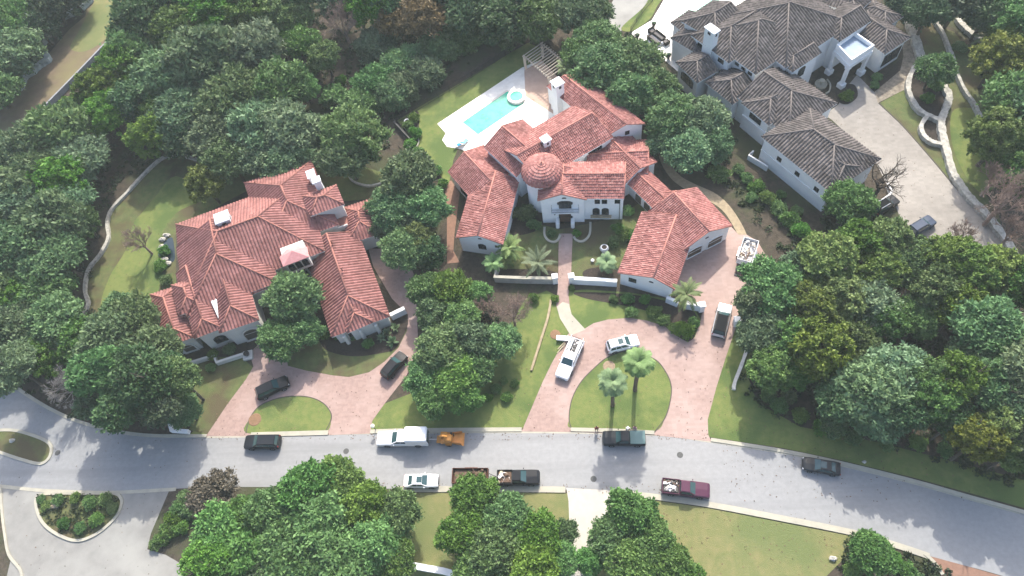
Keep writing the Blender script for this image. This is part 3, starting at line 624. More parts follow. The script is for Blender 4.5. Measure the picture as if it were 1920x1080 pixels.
h['UA3'] = block(H3, 3, c5(880, 335), c5(977, 408), c5(1140, 300), 6.9, 24, 'bc', (1, 0))
h['UA7'] = block(H3, 3, c5(560, 100), c5(940, 385), c5(1320, 130), 7.2, 24, 'bc', (1, 1))
h['UA4'] = block(H3, 3, c5(1100, 130), c5(1242, 237), c5(1420, 120), 7.0, 24, 'bc', (1, 0))
h['UA5'] = block(H3, 3, c5(1250, 130), c5(1497, 308), c5(1642, 212), 4.8, 24, 'ab', (1, 1))
h['UA6'] = block(H3, 3, c5(1320, 60), c5(1500, 160), c5(1605, 92), 5.0, 20, 'ab', (1, 1))
h['UA8'] = block(H3, 3, c5(1120, 15), c5(1340, 80), c5(1420, 5), 6.0, 18, 'ab', (1, 1))
w = h['N1']['W']; 
for t in (.27, .55, .84): opening(H3, w[0], w[1], t, 3.2, .9, .9)
mb = MB(); band(mb, [Vector(w[0]), Vector(w[1])], .25, 2.6, 2.85); rel(H3, mb.build('string_course', STUC3))
w = h['N2b']['W']; opening(H3, w[3], w[0], .5, 3.7, 2.6, 2.0, 0, bars=2)
mb = MB(); band(mb, [Vector(w[3]), Vector(w[0])], .35, 2.9, 3.2); rel(H3, mb.build('string_course', STUC3))
w = h['N2']['W']
for t in (.3, .62): opening(H3, w[0], w[1], t, .05, 3.2, 2.6, 0, 'garage_door', STUC3, WOOD, 0)
w = h['N3']['W']; opening(H3, w[3], w[0], .5, .6, 1.8, 2.2); w = h['N4']['W']; opening(H3, w[3], w[0], .5, 2.2, 3.4, 1.9, .3, bars=2)
w = h['UA1']['W']; opening(H3, w[3], w[0], .80, 5.4, 1.3, 1.3); opening(H3, w[3], w[0], .2, 5.3, 1.3, 1.3)
w = h['UA2']['W']
for t in (.68, .80, .92): opening(H3, w[3], w[0], t, 5.7, .9, .8)
w = h['UA4']['W']; opening(H3, w[0], w[1], .4, 3.5, 1.5, 2.2, .8)
w = h['UA3']['W']; opening(H3, w[0], w[1], .45, 3.6, 1.7, 2.2, .6)
w = h['UA5']['W']; opening(H3, w[1], w[2], .35, .8, 2.2, 2.6, bars=2); opening(H3, w[1], w[2], .72, .8, 2.2, 2.6, bars=2)
rz3 = ang(h['N1']['A'], h['N1']['B'])
chimney(H3, (1335.5, 55), 10.6, 0, 2.2, 1.2, rz3, STUC3, WHITE)
# portico
pc = [P(*p, 6.6) for p in ((1603, 60), (1638, 84), (1597, 111), (1571, 83))]; ctr = sum(pc, Vector())/4
zv = Vector((0, 0, 1)); mb = MB()
mb.prism([ctr+(p-ctr)*.97-zv*1.9 for p in pc], zv*1.2, mat('roof_membrane', (.22, .29, .37), (.18, .25, .33), .8, .5))
por = mb.build('portico', None); rel(H3, por); mb = MB(); band(mb, [p for p in pc], .34, 5.3, 6.6, True); o = mb.build('parapet', WHITE); o.parent = por
mb = MB(); band(mb, [ctr+(p-ctr)*1.05 for p in pc], .4, 4.55, 5.3, True); o = mb.build('cornice', STUC3); o.parent = por
for p in (pc[1], pc[2], pc[3], pc[0]):
    q = ctr+(p-ctr)*.93; mb = MB(); mb.box((q.x, q.y, 2.8), (.55, .55, 3.6), rz3); mb.box((q.x, q.y, .5), (1.15, 1.15, 1.0), rz3, None, .08); mb.box((q.x, q.y, 4.45), (.8, .8, .3), rz3); o = mb.build('column', STUC3); o.parent = por
mb = MB(); band(mb, [P(1413, 282, 1.2), P(1404, 290, 1.2), P(1440, 312, 1.2)], .25, 0, 1.2); rel(H3, mb.build('side_wall', STUC3))
# upper terrace balustrade
mb = MB(); band(mb, [P(*c5(360, 140), 5.4), P(*c5(385, 190), 5.4), P(*c5(470, 265), 5.4)], .3, 4.4, 5.4); rel(H3, mb.build('parapet', STUC3))
# ================================================================== vegetation
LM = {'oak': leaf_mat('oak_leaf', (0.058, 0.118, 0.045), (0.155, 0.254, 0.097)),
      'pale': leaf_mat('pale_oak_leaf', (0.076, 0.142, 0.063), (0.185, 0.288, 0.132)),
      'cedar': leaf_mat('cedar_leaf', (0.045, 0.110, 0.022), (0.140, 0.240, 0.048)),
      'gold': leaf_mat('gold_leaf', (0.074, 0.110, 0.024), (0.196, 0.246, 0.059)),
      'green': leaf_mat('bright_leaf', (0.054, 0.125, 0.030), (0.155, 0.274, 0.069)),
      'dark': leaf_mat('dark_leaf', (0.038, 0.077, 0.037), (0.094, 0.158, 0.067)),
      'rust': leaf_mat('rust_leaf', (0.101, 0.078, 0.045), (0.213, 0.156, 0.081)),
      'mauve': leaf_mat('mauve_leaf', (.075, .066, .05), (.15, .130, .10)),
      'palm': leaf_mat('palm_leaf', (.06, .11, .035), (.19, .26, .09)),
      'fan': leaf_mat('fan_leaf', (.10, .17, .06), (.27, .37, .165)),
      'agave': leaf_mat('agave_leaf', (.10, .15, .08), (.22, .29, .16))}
BARK = mat('bark', (.10, .085, .068), (.06, .05, .04), 4, 1, .5, 8)
GREYB = mat('grey_bark', (.26, .25, .24), (.19, .18, .175), 3, 1)
TANB = mat('tan_bark', (.28, .20, .16), (.20, .145, .115), 3, 1)

def rvec():
    z = random.uniform(-1, 1); a = random.uniform(0, 2*math.pi); r = math.sqrt(1-z*z); return np.array((r*math.cos(a), r*math.sin(a), z))
def leafmesh(name, V, T, matl, nper=4):
    n = len(V)//nper; me = bpy.data.meshes.new(name)
    me.vertices.add(len(V)); me.vertices.foreach_set('co', np.asarray(V, dtype=np.float32).ravel())
    me.loops.add(n*nper); me.loops.foreach_set('vertex_index', np.arange(n*nper, dtype=np.int32))
    me.polygons.add(n); me.polygons.foreach_set('loop_start', np.arange(0, n*nper, nper, dtype=np.int32)); me.polygons.foreach_set('loop_total', np.full(n, nper, dtype=np.int32))
    at = me.attributes.new('tone', 'FLOAT', 'FACE'); at.data.foreach_set('value', np.clip(np.asarray(T, dtype=np.float32), 0, 1))
    me.materials.append(matl); me.update(calc_edges=True); return me
def cards(C, N, size, asp, rs, spread=.7):
    """leaf sprays: quads centred at C, facing N with random tilt"""
    k = len(C); O = N/np.linalg.norm(N, axis=1)[:, None]; U = O*.9+rs.normal(0, .55, (k, 3)); U /= np.linalg.norm(U, axis=1)[:, None]
    N = np.array((0, 0, 1.))*.7+O*.35+rs.normal(0, spread*.7, (k, 3)); N -= (N*U).sum(1)[:, None]*U; N /= np.linalg.norm(N, axis=1)[:, None]+1e-9; Wv = np.cross(N, U)
    s = size*rs.uniform(.6, 1.4, (k, 1)); a = U*s*asp; b = Wv*s
    bend = N*s*.25
    return np.stack([C-a-b*.55-bend, C+a*.3-b-bend*.3, C+a+b*.5-bend, C-a*.35+b+bend*.4], 1).reshape(-1, 3)
def crown(name, kind, seed):
    """unit crown: radius about 1, centre at origin, flattened dome of clumps"""
    rs = np.random.RandomState(seed); V = []; T = []
    spec = {'oak': (170, 135, .028, 2.3, .20, .72), 'pale': (160, 135, .029, 2.3, .205, .74), 'cedar': (210, 95, .028, 1.5, .125, .95), 'gold': (200, 95, .028, 1.5, .13, .9), 'green': (165, 135, .027, 2.2, .19, .82),
            'dark': (140, 110, .032, 2.0, .22, .8), 'rust': (120, 75, .030, 1.9, .20, .8), 'mauve': (130, 100, .030, 1.9, .20, .8), 'shrub': (60, 60, .055, 1.8, .26, .75)}
    nc, nl, ls, asp, cr, flat = spec[kind]
    lob = rs.normal(0, 1, (7, 3)); lob /= np.linalg.norm(lob, axis=1)[:, None]; la = rs.uniform(-.30, .34, 7)
    for i in range(nc):
        d = rs.normal(0, 1, 3); d[2] = abs(d[2])*1.0-.30; d /= np.linalg.norm(d)
        env = 1+sum(a*max(0, d@l)**3 for a, l in zip(la, lob))
        rr = (rs.uniform(.3, .65) if i % 4 == 0 else rs.uniform(.66, 1.02))*env*.86
        c = d*rr; c[2] *= flat; r = cr*rs.uniform(.65, 1.25)
        n = int(nl*rs.uniform(.7, 1.25)*(r/cr)**1.4)
        q = rs.normal(0, 1, (n, 3)); q[:, 2] = q[:, 2]*.9+.25; q /= np.linalg.norm(q, axis=1)[:, None]
        rad = r*np.clip(np.abs(rs.normal(.72, .34, (n, 1))), 0, 1.55)
        C = c+q*rad*np.array((1, 1, .8))
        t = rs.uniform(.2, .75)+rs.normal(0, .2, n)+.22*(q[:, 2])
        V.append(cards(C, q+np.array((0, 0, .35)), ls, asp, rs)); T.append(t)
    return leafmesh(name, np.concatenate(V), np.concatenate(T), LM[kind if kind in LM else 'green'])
def trunk_mesh(name, seed, limbs=6, m=BARK):
    """unit trunk: ground at z=-1.25, limbs reaching into a crown of radius 1"""
    r = random.Random(seed); mb = MB()
    lean = Vector((r.uniform(-.12, .12), r.uniform(-.12, .12), 0)); top = Vector((0, 0, -.35))+lean
    mb.tube([(0, 0, -1.4), (0, 0, -1.2), lean*.5+Vector((0, 0, -.8)), top], [.11, .075, .065, .055], 8)
    for i in range(limbs):
        a = 2*math.pi*i/limbs+r.uniform(-.4, .4); e = Vector((math.cos(a)*r.uniform(.5, .8), math.sin(a)*r.uniform(.5, .8), r.uniform(.0, .45)))
        mid = top+(e-top)*.5+Vector((r.uniform(-.1, .1), r.uniform(-.1, .1), -.03))
        mb.tube([top-Vector((0, 0, .04)), mid, e], [.048, .03, .01], 6)
        for _ in range(2):
            f = mid+(e-mid)*r.uniform(.1, .5); g2 = f+Vector((r.uniform(-.3, .3), r.uniform(-.3, .3), r.uniform(.1, .35))); mb.tube([f, (f+g2)/2+Vector((0, 0, .02)), g2], [.02, .013, .006], 5)
    me = mb.build(name, m, smooth=True); d = me.data; bpy.data.objects.remove(me); return d
def bare_mesh(name, seed, m, depth=6, up=.75, spread=.55):
    """leafless branching crown, unit size, trunk fork at z=-.6"""
    r = random.Random(seed); mb = MB()
    def grow(p, d, L, w, k):
        q = p+d*L*.5+Vector((r.uniform(-1, 1), r.uniform(-1, 1), r.uniform(-.5, .5)))*L*.08; e = q+(d+Vector((r.uniform(-.3, .3), r.uniform(-.3, .3), r.uniform(-.1, .3)))).normalized()*L*.5
        mb.tube([p, q, e], [w, w*.85, w*.65], 5 if k > 2 else 4, cap=False)
        if k == 0: return
        for _ in range(3 if k > 1 else 3):
            v = Vector((r.gauss(0, 1), r.gauss(0, 1), r.gauss(.25, .8))).normalized()
            grow(e if r.random() < .7 else q, (d*up+v*spread).normalized(), L*r.uniform(.6, .8), max(w*.62, .0045), k-1)
    for i in range(4):
        a = 2*math.pi*i/4+r.uniform(-.4, .4); grow(Vector((0, 0, -.75)), Vector((math.cos(a)*.55, math.sin(a)*.55, 1)).normalized(), .52, .035, depth)
    o = mb.build(name, m); d = o.data; bpy.data.objects.remove(o); return d
CROWNS = {kd: [crown('crown', kd, 11*i+hash_) for i in range(n)] for kd, n, hash_ in (('oak', 4, 1), ('pale', 3, 2), ('cedar', 4, 3), ('gold', 2, 4), ('green', 3, 5), ('dark', 3, 6), ('rust', 2, 7), ('mauve', 1, 9), ('shrub', 4, 8))}
TRUNKS = [trunk_mesh('trunk', i) for i in range(3)]
BARE = {'greybare': [bare_mesh('branches', 5, GREYB)], 'tanbare': [bare_mesh('branches', 6, TANB, 6, .85, .5), bare_mesh('branches', 9, TANB, 6, .7, .6)]}
BARE['darkbare'] = [bare_mesh('branches', 15, mat('dark_bark', (.085, .065, .05), None, rough=1), 4, .75, .75)]
BTRUNK = {'darkbare': trunk_mesh('trunk', 10, 0, BARK), 'greybare': trunk_mesh('trunk', 8, 0, GREYB), 'tanbare': trunk_mesh('trunk', 9, 0, TANB)}
KIND = {'oak': ('oak_tree', 'tree'), 'pale': ('oak_tree', 'tree'), 'cedar': ('cedar_tree', 'tree'), 'gold': ('cedar_tree', 'tree'), 'green': ('leafy_tree', 'tree'), 'dark': ('leafy_tree', 'tree'), 'rust': ('autumn_tree', 'tree'), 'mauve': ('autumn_tree', 'tree'), 'greybare': ('bare_tree', 'tree'), 'tanbare': ('bare_tree', 'tree'), 'darkbare': ('bare_tree', 'tree'), 'shrub': ('shrub', 'shrub')}
LOOK = {'oak': 'grey green live oak', 'pale': 'pale sage green oak', 'cedar': 'dense mid green cedar', 'gold': 'yellowish olive cedar', 'green': 'bright green leafy tree', 'dark': 'very dark green tree', 'rust': 'brown autumn tree', 'greybare': 'leafless grey tree', 'tanbare': 'leafless tan tree', 'shrub': 'green shrub'}
def dup(me, name, parent):
    o = bpy.data.objects.new(name, me); COL.objects.link(o); o.parent = parent; return o
GREENS = {}
def tree(px, py, rpx, kind, label=None, zone=None, hfac=1.0):
    """tree whose crown is centred on pixel px,py with a radius of rpx pixels"""
    rpx *= .92; R = rpx/11.0
    for _ in range(2):
        zc = R*1.22*hfac+.6; c = P(px, py, zc); dist = (Vector((0, 0, CAMH))-c).length; R = rpx*dist/FOC
    nm, cat = KIND[kind]
    if kind == 'shrub': zc = R*.55; c = P(px, py, zc)
    t = empty(nm, label or f"{LOOK[kind]} {zone}", cat, (c.x, c.y, 0), random.uniform(0, 6.28), None if label else f"{LOOK[kind]}s {zone}")
    if kind in BARE:
        a = dup(BTRUNK[kind], 'trunk', t); a.scale = (R, R, R*hfac); a.location = (0, 0, 1.25*R*hfac)
        q = dup(random.choice(BARE[kind]), 'branches', t); q.scale = (R*.95,)*3; q.location = (0, 0, zc)
        a.location = (0, 0, zc-.35*R); a.scale = (R, R, max(.2, (zc-.35*R)/1.05)); 
        return t
    q = dup(random.choice(CROWNS[kind]), 'crown', t); s = random.uniform(.93, 1.07); q.scale = (R*s, R/s, R*random.uniform(.9, 1.1)); q.location = (0, 0, zc)
    if kind != 'shrub':
        a = dup(random.choice(TRUNKS), 'trunk', t); k = zc/1.25; a.scale = (R*.95, R*.95, k); a.location = (0, 0, zc)
    return t
ZONES = {
 'in the top left corner beyond the stone wall': [(30, 45, 50, 'oak'), (95, 12, 45, 'dark'), (25, 105, 48, 'oak'), (-30, 60, 60, 'dark'), (75, 55, 36, 'dark'), (-15, 170, 45, 'oak'), (-20, 10, 55, 'oak'), (130, -10, 40, 'dark'), (40, -5, 50, 'dark')],
 'in the woodland along the top of the photo': [(270, 40, 55, 'dark'), (330, 62, 52, 'cedar'), (395, 30, 56, 'cedar'), (470, 28, 52, 'cedar'), (540, 30, 50, 'cedar'), (565, 78, 42, 'green'), (608, 108, 36, 'cedar'), (690, 12, 48, 'cedar'), (640, 0, 45, 'dark'), (885, 15, 55, 'dark'), (945, 35, 50, 'dark'), (860, -20, 60, 'dark'), (1010, 40, 48, 'oak'), (1075, 25, 45, 'oak'), (980, -10, 55, 'dark'), (1110, 25, 38, 'oak'), (730, -20, 55, 'dark'), (430, -25, 60, 'dark'), (330, -20, 60, 'cedar'), (560, -25, 60, 'cedar'), (250, 90, 45, 'oak')],
 'in the woodland above the terracotta villa': [(310, 150, 58, 'pale'), (385, 110, 70, 'oak'), (462, 105, 62, 'pale'), (525, 165, 58, 'oak'), (440, 180, 62, 'oak'), (340, 215, 52, 'oak'), (480, 235, 60, 'oak'), (548, 250, 58, 'pale'), (405, 255, 56, 'oak'), (588, 250, 42, 'pale'), (650, 295, 52, 'oak'), (225, 130, 45, 'cedar'), (190, 165, 46, 'cedar'), (200, 215, 46, 'cedar'), (290, 210, 40, 'cedar'), (245, 190, 45, 'dark'), (150, 215, 40, 'cedar'), (570, 165, 30, 'green'), (540, 300, 45, 'oak'), (430, 300, 50, 'oak'), (480, 290, 48, 'oak'), (280, 255, 45, 'cedar'), (340, 262, 40, 'dark')],
 'in the woodland on the left edge': [(105, 255, 58, 'oak'), (55, 285, 54, 'oak'), (145, 298, 52, 'pale'), (60, 335, 54, 'oak'), (115, 345, 55, 'cedar'), (20, 345, 46, 'cedar'), (40, 395, 48, 'dark'), (95, 420, 58, 'oak'), (130, 380, 48, 'pale'), (45, 470, 60, 'oak'), (105, 480, 54, 'pale'), (150, 415, 38, 'cedar'), (5, 425, 44, 'cedar'), (35, 555, 44, 'cedar'), (85, 540, 46, 'oak'), (105, 605, 50, 'oak'), (35, 620, 48, 'oak'), (145, 640, 46, 'cedar'), (85, 665, 42, 'cedar'), (15, 690, 44, 'oak'), (-25, 540, 55, 'oak'), (-20, 300, 55, 'oak'), (-15, 640, 50, 'dark'), (60, 575, 42, 'green')],
 'in the grove between the villa and the street': [(250, 610, 50, 'oak'), (205, 640, 60, 'oak'), (285, 668, 54, 'oak'), (185, 695, 50, 'oak'), (270, 710, 58, 'dark'), (330, 712, 42, 'oak'), (222, 580, 32, 'oak'), (225, 765, 45, 'dark'), (300, 765, 42, 'dark'), (180, 755, 35, 'dark'), (320, 690, 34, 'dark')],
 'beside the driveway right of the villa': [(770, 335, 58, 'oak'), (800, 385, 48, 'oak'), (740, 390, 46, 'oak'), (765, 420, 40, 'dark'), (750, 470, 46, 'oak'), (800, 480, 38, 'dark'), (805, 545, 42, 'oak'), (722, 425, 30, 'oak')],
 'behind the fence of the pool lawn': [(720, 100, 44, 'pale'), (770, 135, 50, 'pale'), (840, 100, 46, 'oak'), (885, 85, 46, 'oak'), (720, 175, 46, 'oak'), (805, 150, 44, 'pale'), (745, 195, 42, 'pale'), (690, 215, 42, 'oak'), (930, 72, 34, 'oak'), (640, 195, 28, 'shrub'), (770, 180, 40, 'oak')],
 'between the white house and the grey house': [(1092, 98, 40, 'oak'), (1120, 75, 46, 'oak'), (1130, 130, 56, 'oak'), (1185, 120, 52, 'oak'), (1180, 175, 50, 'oak'), (1225, 165, 45, 'oak'), (1260, 220, 54, 'pale'), (1315, 225, 54, 'pale'), (1290, 280, 50, 'pale'), (1250, 265, 40, 'pale'), (1340, 270, 38, 'pale'), (1345, 325, 22, 'shrub')],
 'on the lawn between the two driveways': [(845, 545, 46, 'green'), (815, 590, 40, 'oak'), (830, 655, 54, 'oak'), (882, 640, 46, 'oak'), (850, 705, 52, 'green'), (890, 690, 40, 'oak'), (800, 705, 42, 'oak'), (815, 752, 40, 'green'), (865, 748, 38, 'green'), (860, 595, 42, 'green'), (892, 555, 32, 'green')],
 'in the woodland right of the pink driveway': [(1450, 540, 54, 'oak'), (1425, 575, 46, 'oak'), (1505, 500, 40, 'pale'), (1555, 485, 62, 'gold'), (1612, 458, 52, 'cedar'), (1665, 455, 48, 'cedar'), (1715, 482, 44, 'cedar'), (1640, 510, 50, 'cedar'), (1700, 500, 44, 'dark'), (1520, 575, 54, 'gold'), (1575, 560, 54, 'gold'), (1630, 570, 50, 'pale'), (1485, 640, 50, 'cedar'), (1540, 655, 64, 'gold'), (1600, 640, 48, 'gold'), (1440, 690, 48, 'cedar'), (1490, 700, 40, 'cedar'), (1660, 600, 46, 'cedar'), (1770, 480, 50, 'cedar'), (1760, 545, 52, 'cedar'), (1815, 510, 52, 'cedar'), (1870, 510, 50, 'gold'), (1800, 575, 50, 'cedar'), (1720, 590, 40, 'green'), (1920, 540, 50, 'cedar'), (1430, 620, 45, 'oak')],
 'in the woodland at the right edge': [(1850, 610, 60, 'oak'), (1905, 650, 54, 'oak'), (1830, 670, 46, 'oak'), (1625, 730, 62, 'pale'), (1680, 700, 60, 'pale'), (1580, 745, 48, 'oak'), (1650, 780, 48, 'pale'), (1740, 705, 46, 'cedar'), (1795, 710, 50, 'cedar'), (1750, 755, 46, 'cedar'), (1865, 725, 48, 'oak'), (1910, 755, 50, 'oak'), (1840, 825, 46, 'gold'), (1885, 805, 46, 'gold'), (1900, 850, 36, 'cedar'), (1700, 770, 42, 'dark'), (1790, 790, 40, 'dark'), (1960, 700, 60, 'oak'), (1970, 820, 55, 'dark'), (1565, 790, 30, 'dark')],
 'on the hillside in the top right corner': [(1740, 25, 38, 'dark'), (1800, -5, 45, 'dark'), (1860, 10, 45, 'dark'), (1915, 20, 50, 'green'), (1895, 65, 40, 'green'), (1870, 112, 46, 'gold'), (1905, 120, 44, 'gold'), (1905, 185, 50, 'oak'), (1845, 30, 35, 'dark'), (1870, 260, 52, 'gold'), (1915, 290, 48, 'cedar'), (1740, -20, 40, 'dark'), (1960, 200, 60, 'dark'), (1690, 10, 30, 'dark'), (1915, 340, 40, 'cedar')],
 'in front of the street at the bottom': [(580, 920, 62, 'green'), (640, 905, 52, 'green'), (520, 955, 58, 'green'), (600, 985, 66, 'green'), (685, 945, 50, 'green'), (470, 965, 48, 'green'), (420, 1010, 56, 'green'), (445, 1060, 58, 'green'), (545, 1050, 66, 'green'), (640, 1060, 62, 'green'), (705, 1020, 56, 'green'), (745, 960, 46, 'green'), (740, 1045, 46, 'green'), (385, 1060, 45, 'green'), (500, 1085, 50, 'dark'), (660, 1000, 45, 'green'), (890, 935, 48, 'green'), (870, 995, 52, 'green'), (950, 965, 50, 'green'), (925, 1030, 56, 'green'), (1010, 1010, 50, 'green'), (1000, 1065, 54, 'green'), (890, 1065, 44, 'green'), (1055, 1050, 36, 'green'), (1190, 965, 50, 'green'), (1215, 1015, 50, 'green'), (1145, 1010, 44, 'green'), (1180, 1060, 50, 'green'), (1250, 1055, 44, 'green'), (1110, 1050, 30, 'green'), (1290, 1080, 34, 'green')],
}
for zn, L in ZONES.items():
    for t in L:
        if zn.startswith('behind the fence'): t = (t[0]-13, t[1]-15, t[2]*.95, t[3])
        tree(*t, zone=zn, hfac=.2 if zn.startswith('behind the fence') else .6 if zn.startswith('in the top left') else .85 if zn.startswith('between the white') else 1.9 if (t[1] > 685 and t[0] < 400) else 2.0 if (t[0] > 1690 and t[1] > 680 and t[1] < 900) else 1.35 if zn.startswith(('in the woodland right', 'in the woodland at the right', 'in the woodland on the right')) else .95 if zn.startswith('in the woodland') else 1.0)
for t in ((130, 718, 42, 'greybare', 'leafless silvery grey tree beside the street on the left edge'),
          (790, 30, 52, 'rust', 'round orange brown autumn tree at the top of the photo'), (640, 42, 46, 'tanbare', 'leafless pinkish tree left of the orange brown tree'), (735, 40, 36, 'rust', 'smaller brown autumn tree just left of the round orange brown one'),
          (385, 345, 42, 'gold', 'olive yellow tree at the back corner of the terracotta villa'), (785, 450, 40, 'gold', 'olive yellow tree right of the small terracotta hip roof by the driveway'),
          (548, 560, 54, 'oak', 'dark live oak standing against the front of the terracotta villa'), (525, 635, 42, 'oak', 'lower live oak beside the arched entrance porch of the villa'), (575, 615, 34, 'oak', 'live oak crown touching the left eave of the villa garage'),
          (660, 255, 58, 'oak', 'live oak above the round stone edged bed behind the villa'), (345, 770, 34, 'pale', 'small pale oak at the mouth of the left pink driveway'), (258, 450, 34, 'tanbare', 'leafless tan tree on the lawn left of the villa'),
          (1590, 382, 46, 'green', 'bright green tree at the corner of the grey roofed garage wing'), (1662, 326, 60, 'darkbare', 'leafless tree with spreading limbs over the grey forecourt'), (1805, 440, 32, 'tanbare', 'leafless bush like tree at the lower end of the grey forecourt'),
          (1885, 375, 56, 'tanbare', 'large leafless brown tree at the right edge above the wall'), (1905, 430, 46, 'tanbare', 'lower leafless brown tree at the right edge beside the wall'), (1870, 330, 40, 'tanbare', 'leafless brown tree just below the olive cedar on the hillside'),
          (1752, 130, 32, 'oak', 'round oak in the curved stone bed beside the hillside lawn'), (1710, 540, 34, 'greybare', 'leafless grey tree in the gap of the right hand woodland'), (1705, 500, 26, 'tanbare', 'reddish leafless tree in the gap of the right hand woodland'),
          (395, 925, 42, 'mauve', 'brown purple bush like tree at the corner of the side street'), (960, 585, 44, 'tanbare', 'thin leafless scrub tree in front of the courtyard wall'), (915, 575, 36, 'tanbare', 'thin leafless scrub tree left of the wall pillar'), (940, 640, 40, 'pale', 'thin grey green tree beside the pale log edging'),
          (1640, 1040, 38, 'green', 'small round tree at the end of the dry lawn by the lower street edge'), (1055, 1000, 30, 'dark', 'dark rounded tree beside the pale driveway at the bottom'), (220, 790, 17, 'rust', 'small orange shrub like tree by the street kerb'), (1560, 40, 0.1, 'shrub', 'x')):
    if t[2] > 1: tree(*t[:4], label=t[4])
# shrubs
SH = {'in the planted traffic island': [(88, 948, 10), (110, 938, 11), (140, 935, 10), (168, 943, 13), (197, 938, 13), (212, 952, 11), (120, 982, 11), (152, 990, 11), (182, 975, 13), (78, 936, 8)],
      'in the bed along the house wall by the front lawn': [(1175, 560, 14), (1185, 585, 13), (1225, 585, 16), (1245, 600, 14), (1285, 620, 20), (1265, 615, 14), (1300, 605, 12), (1150, 560, 10), (1208, 562, 12)],
      'along the green bank below the grey house': [(1400, 335, 14), (1420, 350, 16), (1440, 370, 16), (1460, 390, 16), (1480, 410, 18), (1500, 430, 18), (1385, 318, 12), (1465, 365, 10), (1520, 445, 15), (1410, 370, 12), (1495, 395, 12)],
      'beside the entrance of the white house': [(985, 400, 20), (1000, 420, 14), (1160, 430, 14), (1175, 440, 16), (1190, 445, 16), (1150, 455, 14), (1178, 395, 12), (1195, 460, 10), (968, 400, 14), (1035, 438, 9), (1082, 438, 9)],
      'in the corner beds of the pool lawn': [(765, 235, 12), (778, 250, 14), (770, 270, 14), (785, 285, 12), (795, 300, 14), (800, 325, 14), (820, 320, 12), (775, 222, 12), (950, 85, 16), (975, 75, 14), (1005, 72, 16), (1025, 68, 14), (830, 345, 12), (762, 300, 12)],
      'on the clearing behind the pool fence': [(615, 195, 14), (660, 175, 12), (585, 130, 16), (640, 150, 12), (600, 225, 12), (665, 215, 12)],
      'under the trees at the foot of the right hand wood': [(1460, 760, 18), (1500, 780, 16), (1440, 740, 16), (1540, 800, 16), (1600, 820, 16), (1660, 830, 14), (1720, 830, 16), (1770, 845, 14), (1480, 745, 16), (1480, 560, 14)],
      'on the bank beside the lower street corner': [(1600, 1070, 16), (1620, 1010, 14), (1700, 1070, 16), (1680, 1050, 12), (1720, 1085, 14)],
      'along the hedge of the side street': [(345, 935, 17), (335, 955, 17), (325, 975, 17), (315, 995, 16), (300, 1012, 14), (290, 1022, 11), (340, 990, 15), (355, 960, 16)],
      'at the feet of the terracotta villa': [(635, 628, 10), (690, 645, 12), (660, 630, 10), (400, 665, 12), (430, 655, 12), (320, 560, 12), (300, 500, 14), (308, 470, 12), (395, 690, 10), (310, 525, 12), (610, 625, 12)],
      'beside the stone beds on the hillside': [(1425, 145, 10), (1645, 145, 10), (1640, 160, 9), (1588, 180, 12), (1755, 160, 14), (1740, 185, 12), (1800, 90, 12)],
      'in the rockery beside the log edging': [(930, 730, 12), (950, 745, 12), (965, 720, 10), (915, 745, 10), (945, 715, 9), (1000, 560, 12), (1040, 560, 9), (1072, 540, 7)]}
for zn, L in SH.items():
    for x, y, r in L: tree(x, y, r, 'shrub', zone=zn)
# grey rounded agave clump by the villa garage
for x, y, r in ((725, 625, 16), (735, 640, 15), (715, 632, 12), (740, 612, 12)):
    c = P(x, y, .6); R = r/12.5; t = empty('agave_plant', 'big grey green rosette plant in the bed below the villa garage', 'plant', (c.x, c.y, 0), rnd()*6, 'grey green rosette plants below the villa garage')
    V = []; T = []; rs = np.random.RandomState(int(x))
    for i in range(34):
        a = rs.uniform(0, 6.28); el = rs.uniform(.15, 1.35); d = np.array((math.cos(a)*math.cos(el), math.sin(a)*math.cos(el), math.sin(el))); sd = np.array((-math.sin(a), math.cos(a), 0)); o_ = np.array((0, 0, .15)); L_ = R*rs.uniform(.8, 1.05)
        V += [o_-sd*.08*R, o_+sd*.08*R, o_+d*L_*.6+sd*.17*R, o_+d*L_*.6-sd*.17*R, o_+d*L_*.6-sd*.17*R, o_+d*L_*.6+sd*.17*R, o_+d*L_+sd*.02, o_+d*L_-sd*.02]; T += [rs.uniform(.3, 1)]*2
    dup(leafmesh('leaves', V, T, LM['agave']), 'leaves', t)
    s_ = MB(); s_.lathe((0, 0, 0), [(.14*R, 0), (.12*R, .2), (.05*R, .3)], 8); s_.build('stem', BARK, t)
